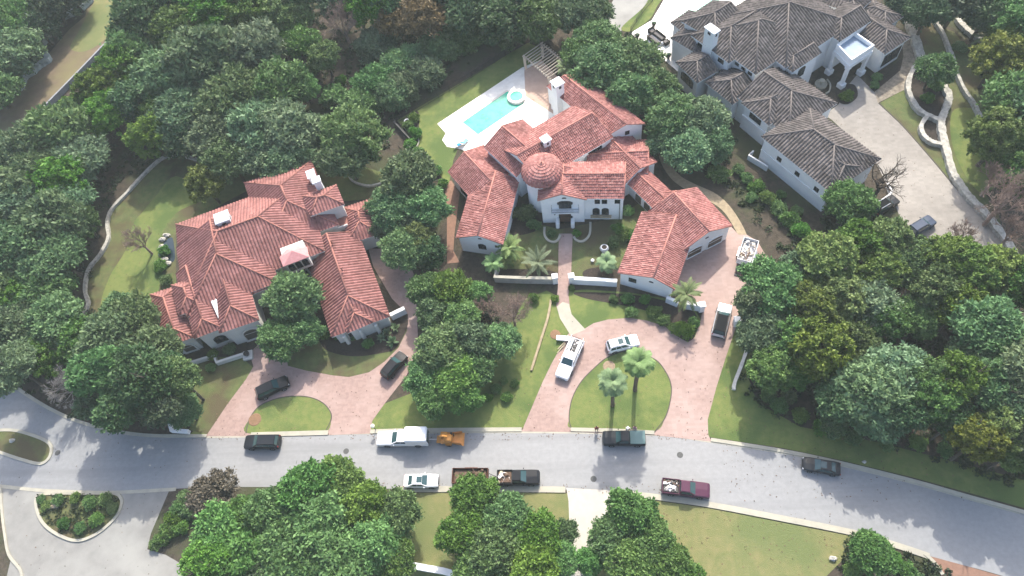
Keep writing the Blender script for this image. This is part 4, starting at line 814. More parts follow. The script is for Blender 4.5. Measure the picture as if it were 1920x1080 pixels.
# palms
def palm_crown(seed, n, L, width, el0, el1, droop, mk, nl=9, lw=.09):
    rs = np.random.RandomState(seed); V = []; T = []
    for i in range(n):
        a = i*2.399+rs.uniform(-.2, .2); el = el0+(el1-el0)*(i/n)+rs.uniform(-.08, .08); Lf = L*rs.uniform(.85, 1.1); tone = rs.uniform(.2, .95)
        h = np.array((math.cos(a), math.sin(a), 0)); sd = np.array((-math.sin(a), math.cos(a), 0)); pts = []
        p = np.array((0, 0, .0)); e = el; m_ = 7
        for q in range(m_+1): pts.append(p.copy()); p = p+(h*math.cos(e)+np.array((0, 0, math.sin(e))))*Lf/m_; e -= droop/m_*(1+.6*q/m_)
        for q in range(m_):
            w0 = .03*L/2; V += [pts[q]-sd*w0, pts[q]+sd*w0, pts[q+1]+sd*w0*.8, pts[q+1]-sd*w0*.8]; T.append(tone*.8)
        for q in range(nl):
            f = .22+.78*q/(nl-1); x = f*m_; i0 = min(int(x), m_-1); b0 = pts[i0]+(pts[i0+1]-pts[i0])*(x-i0); fd = (pts[i0+1]-pts[i0]); fd /= np.linalg.norm(fd)
            ll = width*Lf*math.sin(math.pi*(.18+.75*f))
            for s in (-1, 1):
                d = sd*s*.85+fd*.65+np.array((0, 0, -.18)); d /= np.linalg.norm(d); nn = np.cross(d, np.array((0, 0, 1.))); nn /= np.linalg.norm(nn)+1e-9
                tip = b0+d*ll*rs.uniform(.85, 1.1); V += [b0-nn*lw*.6, b0+nn*lw*.6, (b0+tip)/2+nn*lw, tip]; T.append(tone+rs.uniform(-.15, .15))
    return leafmesh('fronds', V, T, LM[mk])
PALMBARK = mat('palm_bark', (.17, .13, .095), (.10, .075, .055), 5, 1, .6, 10)
def palm(px, py, h, label, nm='palm_tree', seed=1, n=34, L=1.9, width=.36, el=(1.35, -.75), droop=1.0, mk='palm', tr=.22, skirt=False, group=None):
    c = P(px, py, h); t = empty(nm, label, 'palm', (c.x, c.y, 0), rnd()*6, group)
    if h > .8:
        mb = MB(); k = 9; mb.tube([(0.06*math.sin(i), .05*math.cos(i*1.7), h*i/(k-1)) for i in range(k)], [tr*(1.25 if i == 0 else 1)*(1+.06*(i % 2)) for i in range(k)], 10); mb.build('trunk', PALMBARK, t)
    else:
        mb = MB(); mb.lathe((0, 0, 0), [(tr, 0), (tr*1.1, h*.6), (tr*.6, h)], 10); mb.build('trunk', PALMBARK, t)
    f = dup(palm_crown(seed, int(n*.8), L, width, *el, droop, mk, 11, L*.04), 'fronds', t); f.location = (0, 0, h)
    if skirt:
        V = []; T = []; rs = np.random.RandomState(seed)
        for i in range(40):
            a = rs.uniform(0, 6.28); d = np.array((math.cos(a), math.sin(a), 0)); sd = np.array((-math.sin(a), math.cos(a), 0)); o_ = d*.2
            V += [o_-sd*.1, o_+sd*.1, o_+d*.35+sd*.25-np.array((0, 0, .7)), o_+d*.3-sd*.2-np.array((0, 0, 1.0))]; T.append(.1)
        f = dup(leafmesh('dead_fronds', V, T, LM['rust']), 'dead_fronds', t); f.location = (0, 0, h-.1)
    return t
palm(1150, 716, 9.0, 'tall fan palm on the grass island, the left one of the pair', 'fan_palm', 3, 46, 2.2, .40, (1.4, -.8), 1.1, 'fan', .26, True)
palm(1197, 680, 9.8, 'tall fan palm on the grass island, the right one of the pair', 'fan_palm', 5, 50, 2.4, .40, (1.4, -.8), 1.1, 'fan', .28, True)
palm(1287, 552, 4.8, 'palm with long arching fronds by the white gate wall', 'palm_tree', 7, 30, 2.7, .22, (1.3, -.35), 1.0, 'palm', .22)
palm(1008, 492, 1.6, 'broad grey green rosette palm inside the courtyard wall', 'palm_tree', 9, 24, 3.0, .20, (1.2, -.1), .45, 'agave', .3)
palm(955, 465, 2.6, 'lush bright green palm at the gable end of the white house', 'palm_tree', 11, 34, 2.5, .26, (1.35, -.2), .9, 'palm', .2)
palm(925, 492, 1.8, 'yellow green palm beside the lush bright green palm', 'palm_tree', 12, 26, 2.0, .38, (1.3, -.3), 1.0, 'fan', .18)
palm(948, 488, 1.6, 'low feathery palm just behind the courtyard wall corner', 'palm_tree', 14, 24, 1.7, .38, (1.3, -.3), 1.0, 'palm', .18)
palm(1137, 492, 2.2, 'fan palm in the courtyard right of the entrance path', 'fan_palm', 15, 34, 1.9, .42, (1.35, -.7), 1.1, 'fan', .2)
palm(1058, 128, 3.2, 'bright palm beside the white pool chimney', 'palm_tree', 16, 26, 1.9, .35, (1.3, -.4), 1.0, 'fan', .18)
palm(1850, 72, 3.2, 'palm with drooping fronds above the hillside wall', 'palm_tree', 18, 26, 2.6, .25, (1.3, -.4), 1.0, 'palm', .2)
# low ground cover under the trees
rs = np.random.RandomState(3); V = []; T = []
def cover(poly, n, per=40, rad=.8, size=.13):
    xs = [p[0] for p in poly]; ys = [p[1] for p in poly]; done = 0
    while done < n:
        x, y = rs.uniform(min(xs), max(xs)), rs.uniform(min(ys), max(ys)); ins = False; j = len(poly)-1
        for i in range(len(poly)):
            if (poly[i][1] > y) != (poly[j][1] > y) and x < (poly[j][0]-poly[i][0])*(y-poly[i][1])/(poly[j][1]-poly[i][1])+poly[i][0]: ins = not ins
            j = i
        if not ins: continue
        c = np.array(P(x, y, .0)); r = rad*rs.uniform(.4, 1.3); q = rs.normal(0, 1, (per, 3)); q[:, 2] = abs(q[:, 2])*.6; q /= np.linalg.norm(q, axis=1)[:, None]
        V.append(cards(c+q*r*rs.uniform(.3, 1, (per, 1)), q+np.array((0, 0, .5)), size, 1.3, rs)); T.append(rs.uniform(0, .8)+rs.normal(0, .12, per)); done += 1
cover([(0, 0), (0, 700), (100, 770), (200, 800), (330, 800), (330, 720), (200, 640), (160, 560), (180, 460), (230, 350), (330, 280), (560, 310), (720, 300), (745, 220), (970, 60), (1130, 20), (1130, 0), (260, 0), (180, 110), (0, 300)], 1500)
cover([(1400, 540), (1480, 430), (1560, 400), (1650, 400), (1720, 460), (1860, 500), (1920, 560), (1920, 920), (1780, 870), (1600, 820), (1480, 800), (1400, 740), (1384, 700)], 700)
cover([(1060, 90), (1180, 60), (1260, 150), (1380, 260), (1360, 330), (1480, 420), (1440, 440), (1340, 330), (1250, 280), (1210, 240), (1090, 130)], 200)
cover([(390, 960), (480, 950), (700, 945), (740, 1080), (380, 1080)], 160)
cover([(1700, 0), (1920, 0), (1920, 200), (1860, 200), (1800, 60)], 120); cover([(800, 530), (900, 545), (940, 600), (900, 720), (800, 740)], 120)
cover([(72, 928), (160, 930), (222, 932), (222, 950), (180, 992), (145, 1006), (110, 998), (78, 960)], 130, 30, .55, .11)
cover([(1590, 1000), (1740, 1050), (1790, 1080), (1580, 1080)], 60)
UG = (np.concatenate(V), np.concatenate(T)); V = []; T = []
def litter(x0, y0, x1, y1, n, z=.06):
    for _ in range(n):
        c = np.array(P(rs.uniform(x0, x1), rs.uniform(y0, y1), z+rs.uniform(0, .03))); a = rs.uniform(0, 6.28); s = rs.uniform(.05, .13); u = np.array((math.cos(a), math.sin(a), rs.uniform(-.2, .2)))*s; w = np.array((-math.sin(a), math.cos(a), rs.uniform(-.2, .2)))*s*.6
        V.append(np.stack([c-u, c-w, c+u, c+w])); T.append(np.array([rs.uniform(0, 1)]))
for a_ in ((330, 812, 1340, 825, 260, .04), (1340, 830, 1640, 880, 40, .05), (400, 700, 720, 815, 130, .08), (960, 600, 1370, 810, 240, .09), (930, 400, 1240, 530, 200, .06), (1560, 200, 1880, 470, 260, .06), (780, 100, 1000, 330, 160, .09), (160, 310, 420, 620, 260, .05), (620, 905, 1330, 925, 160, .04), (1240, 950, 1560, 1080, 140, .05), (0, 925, 300, 1080, 60, .05), (1360, 760, 1900, 940, 260, .05), (0, 740, 380, 905, 80, .05)): litter(*a_)
o = bpy.data.objects.new('fallen_leaves', leafmesh('fallen_leaves', np.concatenate(V), np.concatenate(T), leaf_mat('dead_leaf', (.05, .032, .018), (.20, .135, .07)))); COL.objects.link(o)
tag(o, 'brown fallen leaves scattered over lawns, drives and gutters', 'leaves', None, 'stuff')
V, T = [UG[0]], [UG[1]]
o = bpy.data.objects.new('undergrowth', leafmesh('undergrowth', np.concatenate(V), np.concatenate(T), leaf_mat('undergrowth_leaf', (.030, .045, .02), (.075, .095, .04)))); COL.objects.link(o)
tag(o, 'low green undergrowth covering the woodland floor', 'undergrowth', None, 'stuff')
# ================================================================== vehicles
def paint(name, c, rough=.3, metal=0, coat=.0): return mat(name, c, None, rough=rough, metal=metal, coat=coat, spec=.35)
TYRE = mat('tyre_rubber', (.018, .018, .018), rough=.85); RIM = mat('alloy_rim', (.35, .36, .37), None, rough=.35, metal=.8)
CGLASS = mat('car_glass', (.035, .075, .08), None, rough=.08, spec=.6); LAMP = mat('headlight_lens', (.75, .77, .78), None, rough=.15); TAIL = mat('tail_light_lens', (.28, .015, .015), None, rough=.2)
PLAST = mat('black_plastic', (.03, .03, .032), rough=.6); CHROME = mat('chrome', (.6, .6, .6), None, rough=.18, metal=1)
SPECS = {  # length, width, stations (x/L, half width, z top), cabin base x0,x1, roof x0,x1, belt z, roof z
 'suv': dict(L=4.95, W=1.98, st=[(.5, .78, .72), (.485, .92, .92), (.44, .98, 1.02), (.30, 1, 1.10), (.20, 1, 1.14), (-.2, 1, 1.12), (-.44, .99, 1.12), (-.485, .95, 1.05), (-.5, .86, .8)], cab=(.225, -.478), rf=(.07, -.415), zb=1.10, zr=1.76, wh=.38),
 'sedan': dict(L=4.85, W=1.86, st=[(.5, .72, .58), (.485, .88, .74), (.43, .97, .84), (.30, 1, .92), (.18, 1, .95), (-.2, 1, .96), (-.34, .99, .99), (-.46, .96, .97), (-.49, .9, .86), (-.5, .78, .68)], cab=(.20, -.375), rf=(.05, -.22), zb=.93, zr=1.43, wh=.34),
 'pickup': dict(L=5.85, W=2.02, st=[(.5, .82, .78), (.487, .95, 1.0), (.44, .99, 1.12), (.30, 1, 1.19), (.19, 1, 1.22), (-.13, 1, 1.2), (-.131, 1, .78), (-.48, 1, .78), (-.5, .96, .74)], cab=(.20, -.128), rf=(.07, -.115), zb=1.18, zr=1.90, wh=.41)}
def vehicle(name, label, cat, front, rear, kind, pm, group=None, roofm=None, open_bed=True, trim=None, sunroof=False, big=1.0, railm=None):
    sp = SPECS[kind]; f, r = P(*front, .75), P(*rear, .75); c = (f+r)/2; Lr = (f-r).length
    L = sp['L']*big; kx = min(1.12, max(.93, Lr/L)); L *= kx; W2 = sp['W']/2*(1+(kx-1)*.5); rz = math.atan2((f-r).y, (f-r).x)
    t = empty(name, label, cat, (c.x, c.y, .045), rz, group)
    # body hull
    mb = MB(); ring = 12; vs = []
    for x, hw, zt in sp['st']:
        w = W2*hw; zb = .28
        half = [(0, zb), (w*.9, zb), (w*.98, zb+.16), (w, (zb+zt)*.5), (w*.965, zt-.10), (w*.86, zt-.012), (0, zt+.035)]
        full = half+[(-y, z) for y, z in half[-2:0:-1]]
        vs += [(x*L, y, z) for y, z in full]
    k = 12; n = len(sp['st']); fs = [(i*k+j, (i+1)*k+j, (i+1)*k+(j+1) % k, i*k+(j+1) % k)[::-1] for i in range(n-1) for j in range(k)]
    fs += [tuple(range(k))[::1], tuple(range((n-1)*k, n*k))[::-1]]
    mb.add(vs, fs); body = mb.build('body', pm, t, smooth=False)
    # cabin
    x0, x1 = (q*L for q in sp['cab']); y0, y1 = (q*L for q in sp['rf']); zb, zr = sp['zb'], sp['zr']; wb, wr = W2*.93, W2*.74
    B = [Vector(v) for v in ((x0, wb*.96, zb), (x1, wb*.94, zb), (x1, -wb*.94, zb), (x0, -wb*.96, zb))]
    Tt = [Vector(v) for v in ((y0, wr, zr-.05), (y1, wr*.97, zr-.06), (y1, -wr*.97, zr-.06), (y0, -wr, zr-.05))]
    T2 = [Vector((v.x*.97+(y0+y1)/2*.03, v.y*.88, zr)) for v in Tt]
    mb = MB(); mb.add(B+Tt+T2, [(0, 1, 5, 4), (1, 2, 6, 5), (2, 3, 7, 6), (3, 0, 4, 7), (4, 5, 9, 8), (5, 6, 10, 9), (6, 7, 11, 10), (7, 4, 8, 11), (8, 9, 10, 11)])
    mb.f = [q[::-1] for q in mb.f]; mb.build('cabin', trim or pm, t)
    if roofm:
        mb = MB(); mb.prism([v+Vector((0, 0, .008)) for v in T2], (0, 0, .02)); mb.build('glass_roof', roofm, t)
    def pane(nm, a, b, c_, d, u0, u1, v0, v1, m=CGLASS):
        q = lambda u, v: (a+(b-a)*u)+((d+(c_-d)*u)-(a+(b-a)*u))*v
        pts = [q(u0, v0), q(u1, v0), q(u1, v1), q(u0, v1)]; nr = (pts[1]-pts[0]).cross(pts[3]-pts[0]).normalized(); mid = sum(pts, Vector())/4
        if nr.dot(mid-Vector(((x0+x1)/2, 0, (zb+zr)/2-.3))) < 0: nr = -nr
        mb = MB(); mb.prism([p+nr*.004 for p in pts], nr*.014); return mb.build(nm, m, t)
    pane('windshield', B[3], B[0], Tt[0], Tt[3], .06, .94, .08, .97)
    pane('rear_window', B[1], B[2], Tt[2], Tt[1], .09, .91, .2 if kind != 'sedan' else .08, .93)
    for a, b_, c_, d in ((B[0], B[1], Tt[1], Tt[0]), (B[3], B[2], Tt[2], Tt[3])):
        cuts = {'suv': (.08, .40, .68, .95), 'sedan': (.10, .50, .88), 'pickup': (.10, .52, .93)}[kind]
        for u, v in zip(cuts, cuts[1:]): pane('side_window', a, b_, c_, d, u+.015, v-.015, .10, .92)
    if sunroof:
        mb = MB(); cx = y0+(y1-y0)*.28; mb.box((cx, 0, zr+.004), (.75, .85, .02)); mb.build('sunroof', CGLASS, t)
    if kind == 'suv':
        for s in (-1, 1): mb = MB(); mb.tube([(y0-.25, s*wr*.86, zr+.01), (y0-.4, s*wr*.86, zr+.06), (y1+.4, s*wr*.84, zr+.05), (y1+.25, s*wr*.84, zr)], .06 if railm else .022, 5); mb.build('roof_rail', railm or PLAST, t)
    # wheels
    wr_ = sp['wh']
    for x in (.295*L, -.305*L):
        for s in (-1, 1):
            mb = MB(); rr = [(wr_*.62, -.11), (wr_*.95, -.12), (wr_, -.07), (wr_, .07), (wr_*.95, .12), (wr_*.62, .11)]
            m2 = MB(); m2.lathe((0, 0, 0), rr, 18); R = Matrix.Rotation(math.pi/2, 3, 'X')
            mb.add([R@Vector(v) for v in m2.v], m2.f); w = mb.build('wheel', TYRE, t, loc=(x, s*(W2-.07), wr_-.03))
            m2 = MB(); m2.lathe((0, 0, 0), [(wr_*.6, -.09), (wr_*.55, -.12*1), (.05, -.10), (.05, .10), (wr_*.55, .12), (wr_*.6, .09)], 12); mb = MB(); mb.add([R@Vector(v) for v in m2.v], m2.f); mb.build('rim', RIM, w)
            m2 = MB(); a = [(x+(wr_+.07)*math.cos(q*math.pi/8), s*(W2-.012), wr_-.03+(wr_+.07)*math.sin(q*math.pi/8)) for q in range(9)]; m2.tube(a, .035, 5); m2.build('wheel_arch', PLAST, t)
    s0 = sp['st']
    for s in (-1, 1):
        mb = MB(); mb.box((.478*L, s*W2*.72, s0[1][2]-.12), (.16, W2*.34, .15), 0, None, .04); mb.build('headlight', LAMP, t)
        mb = MB(); mb.box((-.488*L, s*W2*.80, s0[-2][2]-.10 if kind != 'pickup' else .95), (.09, W2*.22, .22), 0, None, .03); mb.build('tail_light', TAIL, t)
        mb = MB(); mb.box((x0-.42, s*(W2+.10), zb+.06), (.14, .2, .15), 0, None, .05); mb.build('mirror', trim or pm, t)
    mb = MB(); mb.box((.494*L, 0, .55), (.10, W2*1.1, .30), 0, None, .04); mb.build('grille', PLAST, t)
    mb = MB(); mb.box((.497*L, 0, .38), (.10, W2*1.6, .16), 0, None, .05); mb.build('front_bumper', CHROME if kind == 'pickup' else PLAST, t)
    mb = MB(); mb.box((-.499*L, 0, .45), (.12, W2*1.6, .2), 0, None, .05); mb.build('rear_bumper', CHROME if kind == 'pickup' else PLAST, t)
    if kind == 'pickup':
        xa, xb = -.133*L, -.497*L
        for s in (-1, 1): mb = MB(); mb.box(((xa+xb)/2, s*(W2-.07), .97), (xa-xb, .14, .46), 0, None, .05); mb.build('bed_side', pm, t)
        mb = MB(); mb.box((xb+.05, 0, .97), (.10, W2*2-.28, .44), 0, None, .03); mb.build('tailgate', pm, t)
        mb = MB(); mb.box(((xa+xb)/2+.03, 0, .80), (xa-xb-.16, W2*2-.30, .04)); mb.build('bed_liner', PLAST, t)
    t['L'] = L
    return t, L, W2, rz, c
def in_car(c, rz, x, y, z): return Vector((c.x+x*math.cos(rz)-y*math.sin(rz), c.y+x*math.sin(rz)+y*math.cos(rz), z+.045))
BLK = paint('black_paint', (.006, .0065, .008)); BLK2 = paint('dark_grey_paint', (.012, .014, .017)); WHT = paint('white_paint', (.80, .80, .80), .3); SILV = paint('silver_paint', (.50, .52, .54), .3, .3); PURP = paint('maroon_paint', (.075, .022, .045)); BLUE = paint('steel_blue_paint', (.05, .066, .10), .3, .2); GREYT = paint('green_grey_cover', (.10, .17, .165), .55, 0, 0)
V_ = vehicle
V_('parked_car', 'black estate car parked on the street nearest the left pink driveway', 'car', (459, 829), (525, 828), 'suv', BLK2)
V_('parked_car', 'black car on the left pink driveway just above the grass island', 'car', (540, 713), (481, 741), 'suv', BLK)
V_('parked_car', 'black car at the right edge of the left pink driveway', 'car', (757, 664), (721, 706), 'suv', BLK)
V_('parked_car', 'white car with a sunroof parked on the lower side of the street', 'car', (822, 901), (757, 902), 'sedan', WHT, sunroof=True)
V_('parked_car', 'white car standing beside the tall fan palms on the circular driveway', 'car', (1197, 637), (1138, 652), 'suv', WHT, sunroof=True)
V_('parked_car', 'silver white car with a black glass roof at the white gate pillar', 'car', (1361, 570), (1346, 631), 'suv', SILV, trim=BLK, roofm=mat('tinted_roof_glass', (.007, .008, .010), None, rough=.75, spec=.1))
V_('parked_car', 'black sedan parked alone on the right part of the street', 'car', (1505, 868), (1576, 880), 'sedan', BLK2, sunroof=True)
V_('parked_car', 'black car with pale roof edges beside the white wall on the grey forecourt', 'car', (1680, 372), (1638, 397), 'suv', BLK, roofm=mat('tinted_roof_glass', (.007, .008, .010), None, rough=.75, spec=.1), railm=SILV)
V_('parked_car', 'steel blue car half hidden by trees on the grey forecourt', 'car', (1748, 411), (1706, 436), 'suv', BLUE)
tk = {}
tk['box'] = V_('pickup_truck', 'white pickup truck with a tall white box body on the street', 'truck', (707, 823), (803, 822), 'pickup', WHT, big=1.18)
tk['black'] = V_('pickup_truck', 'black pickup truck with junk in its open bed on the lower side of the street', 'truck', (1012, 895), (932, 896), 'pickup', BLK)
tk['cover'] = V_('pickup_truck', 'black pickup truck with a flat green grey bed cover on the street', 'truck', (1130, 822), (1210, 822), 'pickup', BLK2)
tk['purple'] = V_('pickup_truck', 'maroon pickup truck with white scrap in its bed beside the dry lawn', 'truck', (1331, 921), (1241, 911), 'pickup', PURP, big=1.05)
tk['white'] = V_('pickup_truck', 'white pickup truck with racks over its bed on the circular driveway', 'truck', (1052, 710), (1084, 637), 'pickup', WHT)
t, L, W2, rz, c = tk['box']; mb = MB(); mb.box((-.305*L, 0, 1.85), (.43*L, W2*2+.08, 2.0), 0, None, .14); mb.build('box_body', WHT, t)
mb = MB(); mb.box((-.305*L-.216*L, 0, 1.75), (.03, W2*1.7, 1.3)); mb.build('rear_window', CGLASS, t)
mb = MB(); mb.box((-.03*L, 0, 1.95), (.16*L, W2*1.7, .1), 0, None, .04); mb.build('roof_fairing', WHT, t)
t, L, W2, rz, c = tk['cover']; mb = MB(); mb.box((-.315*L, 0, 1.23), (.355*L, W2*1.86, .08), 0, None, .03); mb.build('bed_cover', GREYT, t)
t, L, W2, rz, c = tk['white']
mb = MB()
for x in (-.15, -.31, -.47): mb.tube([(x*L, -W2+.1, 1.2), (x*L, -W2+.15, 1.95), (x*L, W2-.15, 1.95), (x*L, W2-.1, 1.2)], .035, 5)
mb.build('rack_frame', PLAST, t)
for s in (-1, 1): mb = MB(); mb.tube([(-.5*L, s*(W2-.15), 1.98), (.12*L, s*(W2-.15), 1.98)], .045, 5); mb.build('rack_rail', WHT, t)
mb = MB(); mb.box((-.315*L, -.62, 1.3), (.32*L, .42, .3), 0, None, .04); mb.build('toolbox', WHT, t); mb = MB(); mb.box((-.315*L, .62, 1.3), (.32*L, .42, .3), 0, None, .04); mb.build('toolbox', WHT, t)
# white panel and planks leaning at the tail of that pickup
SCRAP = mat('white_scrap', (.72, .70, .68), (.45, .42, .40), 2, .7); PLANK = mat('pale_planks', (.56, .50, .34), (.46, .40, .27), 4, .8)
a = P(1055, 634, .5); mb = MB(); mb.box((a.x, a.y, .55), (1.9, .8, .12), math.radians(-8), None, .03); mb.box((a.x, a.y, .27), (1.7, .6, .5), math.radians(-8), None, .03); tag(mb.build('trailer_ramp', WHT), 'white metal ramp lying on the grass at the tail of the white pickup', 'ramp')
for q0, q1, lb in (((1062, 637), (1046, 655), 'upper'), ((1060, 644), (1045, 662), 'lower')):
    mb = MB(); p0, p1 = P(*q0, .35), P(*q1, .05); mb.tube([p0, p1], .09, 4); tag(mb.build('wooden_plank', PLANK), f'{lb} of the two pale planks beside the white pickup and the lawn', 'plank', 'planks beside the white pickup')
def junk(name, label, cat, c, rz, lx, ly, z, h, mats, n, seed, sz=(.25, .9)):
    r = random.Random(seed); mb = MB()
    mb.box((0, 0, h*.22), (lx*.95, ly*.95, h*.44), 0, mats[0], .1)
    for i in range(n):
        q = Vector((r.uniform(-.42, .42)*lx, r.uniform(-.42, .42)*ly, r.uniform(.35, .9)*h)); m = r.choice(mats)
        if r.random() < .55: d = Vector((r.gauss(0, 1), r.gauss(0, 1), r.gauss(0, .25))).normalized()*r.uniform(*sz)*.7; mb.tube([q-d*.6, q+d*.6], r.uniform(.03, .09), 5, m)
        else: mb.box(q, (r.uniform(*sz)*.7, r.uniform(.15, .5), r.uniform(.05, .25)), r.uniform(0, 3), m, .02)
    mb.v = [(min(max(v[0], -lx*.5), lx*.5), min(max(v[1], -ly*.5), ly*.5), max(v[2], 0)) for v in mb.v]
    o = mb.build(name, None); o.location = (c.x, c.y, z); o.rotation_euler = (0, 0, rz); return tag(o, label, cat)
BRN = mat('brown_debris', (.16, .10, .07), (.08, .055, .04), 4, .95); DGREY = mat('grey_debris', (.10, .095, .09), None, rough=.9)
t, L, W2, rz, c = tk['purple']; junk('scrap_load', 'white and grey scrap heaped in the bed of the maroon pickup', 'scrap', in_car(c, rz, -.315*L, 0, 0), rz, .33*L, W2*1.65, .87, .5, [DGREY, SCRAP, SCRAP, BRN], 26, 4, (.5, 1.3))
t, L, W2, rz, c = tk['black']; junk('scrap_load', 'cream boxes and boards in the bed of the black pickup', 'scrap', in_car(c, rz, -.315*L, 0, 0), rz, .33*L, W2*1.6, .87, .45, [BRN, SCRAP, PLANK], 16, 8, (.4, 1.1))
t, L, W2, rz, c = tk['white']; junk('tool_load', 'grey tools and white pipes in the bed of the white pickup', 'tools', in_car(c, rz, -.315*L, 0, 0), rz, .31*L, .75, .87, .3, [SCRAP, DGREY], 10, 3, (.4, 1))
def trailer(name, label, f, r, w, hs, pm, tongue=1.2):
    a, b_ = P(*f, .8), P(*r, .8); c = (a+b_)/2; L = (a-b_).length; rz = math.atan2((a-b_).y, (a-b_).x); t = empty(name, label, 'trailer', (c.x, c.y, .045), rz)
    mb = MB(); mb.box((0, 0, .68), (L, w, .12)); mb.build('floor_frame', pm, t)
    for s in (-1, 1): mb = MB(); mb.box((0, s*(w/2-.04), .74+hs/2), (L, .08, hs), 0, None, .02); mb.build('side_panel', pm, t)
    for s in (-1, 1): mb = MB(); mb.box((s*(L/2-.04), 0, .74+hs/2), (.08, w-.17, hs), 0, None, .02); mb.build('end_panel', pm, t)
    for s in (-1, 1):
        for i in range(5): pass
        for x in (-.45, .45):
            m2 = MB(); m2.lathe((0, 0, 0), [(.2, -.1), (.33, -.1), (.36, -.06), (.36, .06), (.33, .1), (.2, .1)], 16); R = Matrix.Rotation(math.pi/2, 3, 'X'); mb = MB(); mb.add([R@Vector(v) for v in m2.v], m2.f); mb.build('wheel', TYRE, t, loc=(x, s*(w/2+.12), .33))
        mb = MB(); mb.box((0, s*(w/2+.13), .76), (1.8, .26, .06), 0, None, .02); mb.build('fender', pm, t)
    mb = MB(); mb.tube([(L/2, .5, .6), (L/2+tongue, 0, .55)], .05, 5); mb.tube([(L/2, -.5, .6), (L/2+tongue, 0, .55)], .05, 5); mb.build('tow_bar', DARKM, t)
    return c, rz, L
RUST = mat('rusty_steel', (.13, .055, .035), (.08, .035, .025), 3, .85)
c, rz, L = trailer('utility_trailer', 'rust brown open trailer full of brush beside the lower kerb', (916, 894), (849, 894), 2.1, .75, RUST)
junk('brush_load', 'brown branches and clippings heaped in the rusty trailer', 'debris', c, rz, L*.94, 1.85, .80, .8, [BRN, mat('clippings', (.17, .15, .07), (.10, .09, .045), 5, .95)], 46, 12)
c, rz, L = trailer('dump_trailer', 'white box trailer full of pale debris above the garage court', (1407, 455), (1394, 496), 2.3, 1.15, WHT, .3)
junk('debris_load', 'pale rubble and wood heaped in the white box trailer', 'debris', c, rz, L*.94, 2.05, .80, 1.15, [SCRAP, SCRAP, mat('cream_rubble', (.62, .56, .46), (.5, .45, .36), 3, .8), BRN], 60, 21)
junk('rubble_heap', 'dark rubble scattered on the paving below the white box trailer', 'rubble', P(1390, 508), rz, 2.6, 1.8, .045, .3, [DGREY, BRN], 22, 31)
# orange wood chipper
ORG = mat('orange_machine_paint', (.52, .24, .05), (.42, .18, .04), 2, .45); a, b_ = P(816, 823, .8), P(868, 823, .8); c = (a+b_)/2; L = (a-b_).length
t = empty('wood_chipper', 'orange wood chipper towed behind the white box truck', 'machine', (c.x, c.y, .045), math.atan2((a-b_).y, (a-b_).x))
for nm, pos, sz, m, bv in (('chassis', (0, 0, .6), (L*.9, 1.1, .18), ORG, .03), ('engine_cover', (.62, -.42, 1.15), (1.0, .8, .9), ORG, .1), ('cutter_housing', (.0, .18, 1.3), (1.15, 1.05, 1.3), ORG, .16), ('fuel_tank', (.75, .45, .95), (.8, .55, .5), ORG, .08), ('control_box', (-.45, -.55, 1.15), (.5, .4, .6), DARKM, .04)):
    mb = MB(); mb.box(pos, sz, 0, None, bv); mb.build(nm, m, t)
mb = MB(); mb.add([(-.6, -.65, .9), (-.6, .75, .9), (-.6, .75, 1.7), (-.6, -.65, 1.7), (-L*.48, -.85, .75), (-L*.48, .95, .75), (-L*.48, .95, 1.75), (-L*.48, -.85, 1.75)], [(0, 1, 5, 4), (1, 2, 6, 5), (3, 0, 4, 7), (0, 3, 2, 1)]); mb.add([(-L*.48, -.9, .72), (-L*.48, 1.0, .72), (-L*.55, 1.0, .72), (-L*.55, -.9, .72)], [(0, 1, 2, 3)]); mb.build('feed_hopper', ORG, t)
mb = MB(); mb.tube([(.1, .15, 1.9), (.1, .15, 2.3), (.5, .15, 2.55), (1.0, .15, 2.5)], [.2, .19, .18, .2], 8); mb.build('discharge_chute', ORG, t)
mb = MB(); mb.tube([(L*.42, 0, .6), (L*.72, 0, .58)], .07, 6); mb.build('tow_bar', SCRAP, t)
for s in (-1, 1):
    m2 = MB(); m2.lathe((0, 0, 0), [(.15, -.1), (.34, -.11), (.37, -.06), (.37, .06), (.34, .11), (.15, .1)], 16); R = Matrix.Rotation(math.pi/2, 3, 'X'); mb = MB(); mb.add([R@Vector(v) for v in m2.v], m2.f); mb.build('wheel', TYRE, t, loc=(0, s*.78, .34)); mb = MB(); mb.box((0, s*.8, .78), (.95, .3, .05), 0, None, .02); mb.build('fender', ORG, t)

# ================================================================== people
SKIN = mat('skin', (.42, .26, .19), rough=.6)
def skin_obj(name, joints, edges, m, parent, lev=2):
    me = bpy.data.meshes.new(name); me.from_pydata([j[0] for j in joints], edges, []); o = bpy.data.objects.new(name, me); COL.objects.link(o)
    md = o.modifiers.new('s', 'SKIN'); 
    for i, j in enumerate(joints):
        sv = me.skin_vertices[0].data[i]; sv.radius = (j[1], j[1]*(j[2] if len(j) > 2 else 1)); sv.use_root = i == 0
    o.modifiers.new('u', 'SUBSURF').levels = lev; o.modifiers['u'].render_levels = lev
    dg = bpy.context.evaluated_depsgraph_get(); ev = o.evaluated_get(dg); nm = bpy.data.meshes.new_from_object(ev); bpy.data.objects.remove(o); bpy.data.meshes.remove(me)
    nm.name = name; nm.materials.clear(); nm.materials.append(m)
    nm.polygons.foreach_set('use_smooth', [True]*len(nm.polygons)); r = bpy.data.objects.new(name, nm); COL.objects.link(r); r.parent = parent; return r
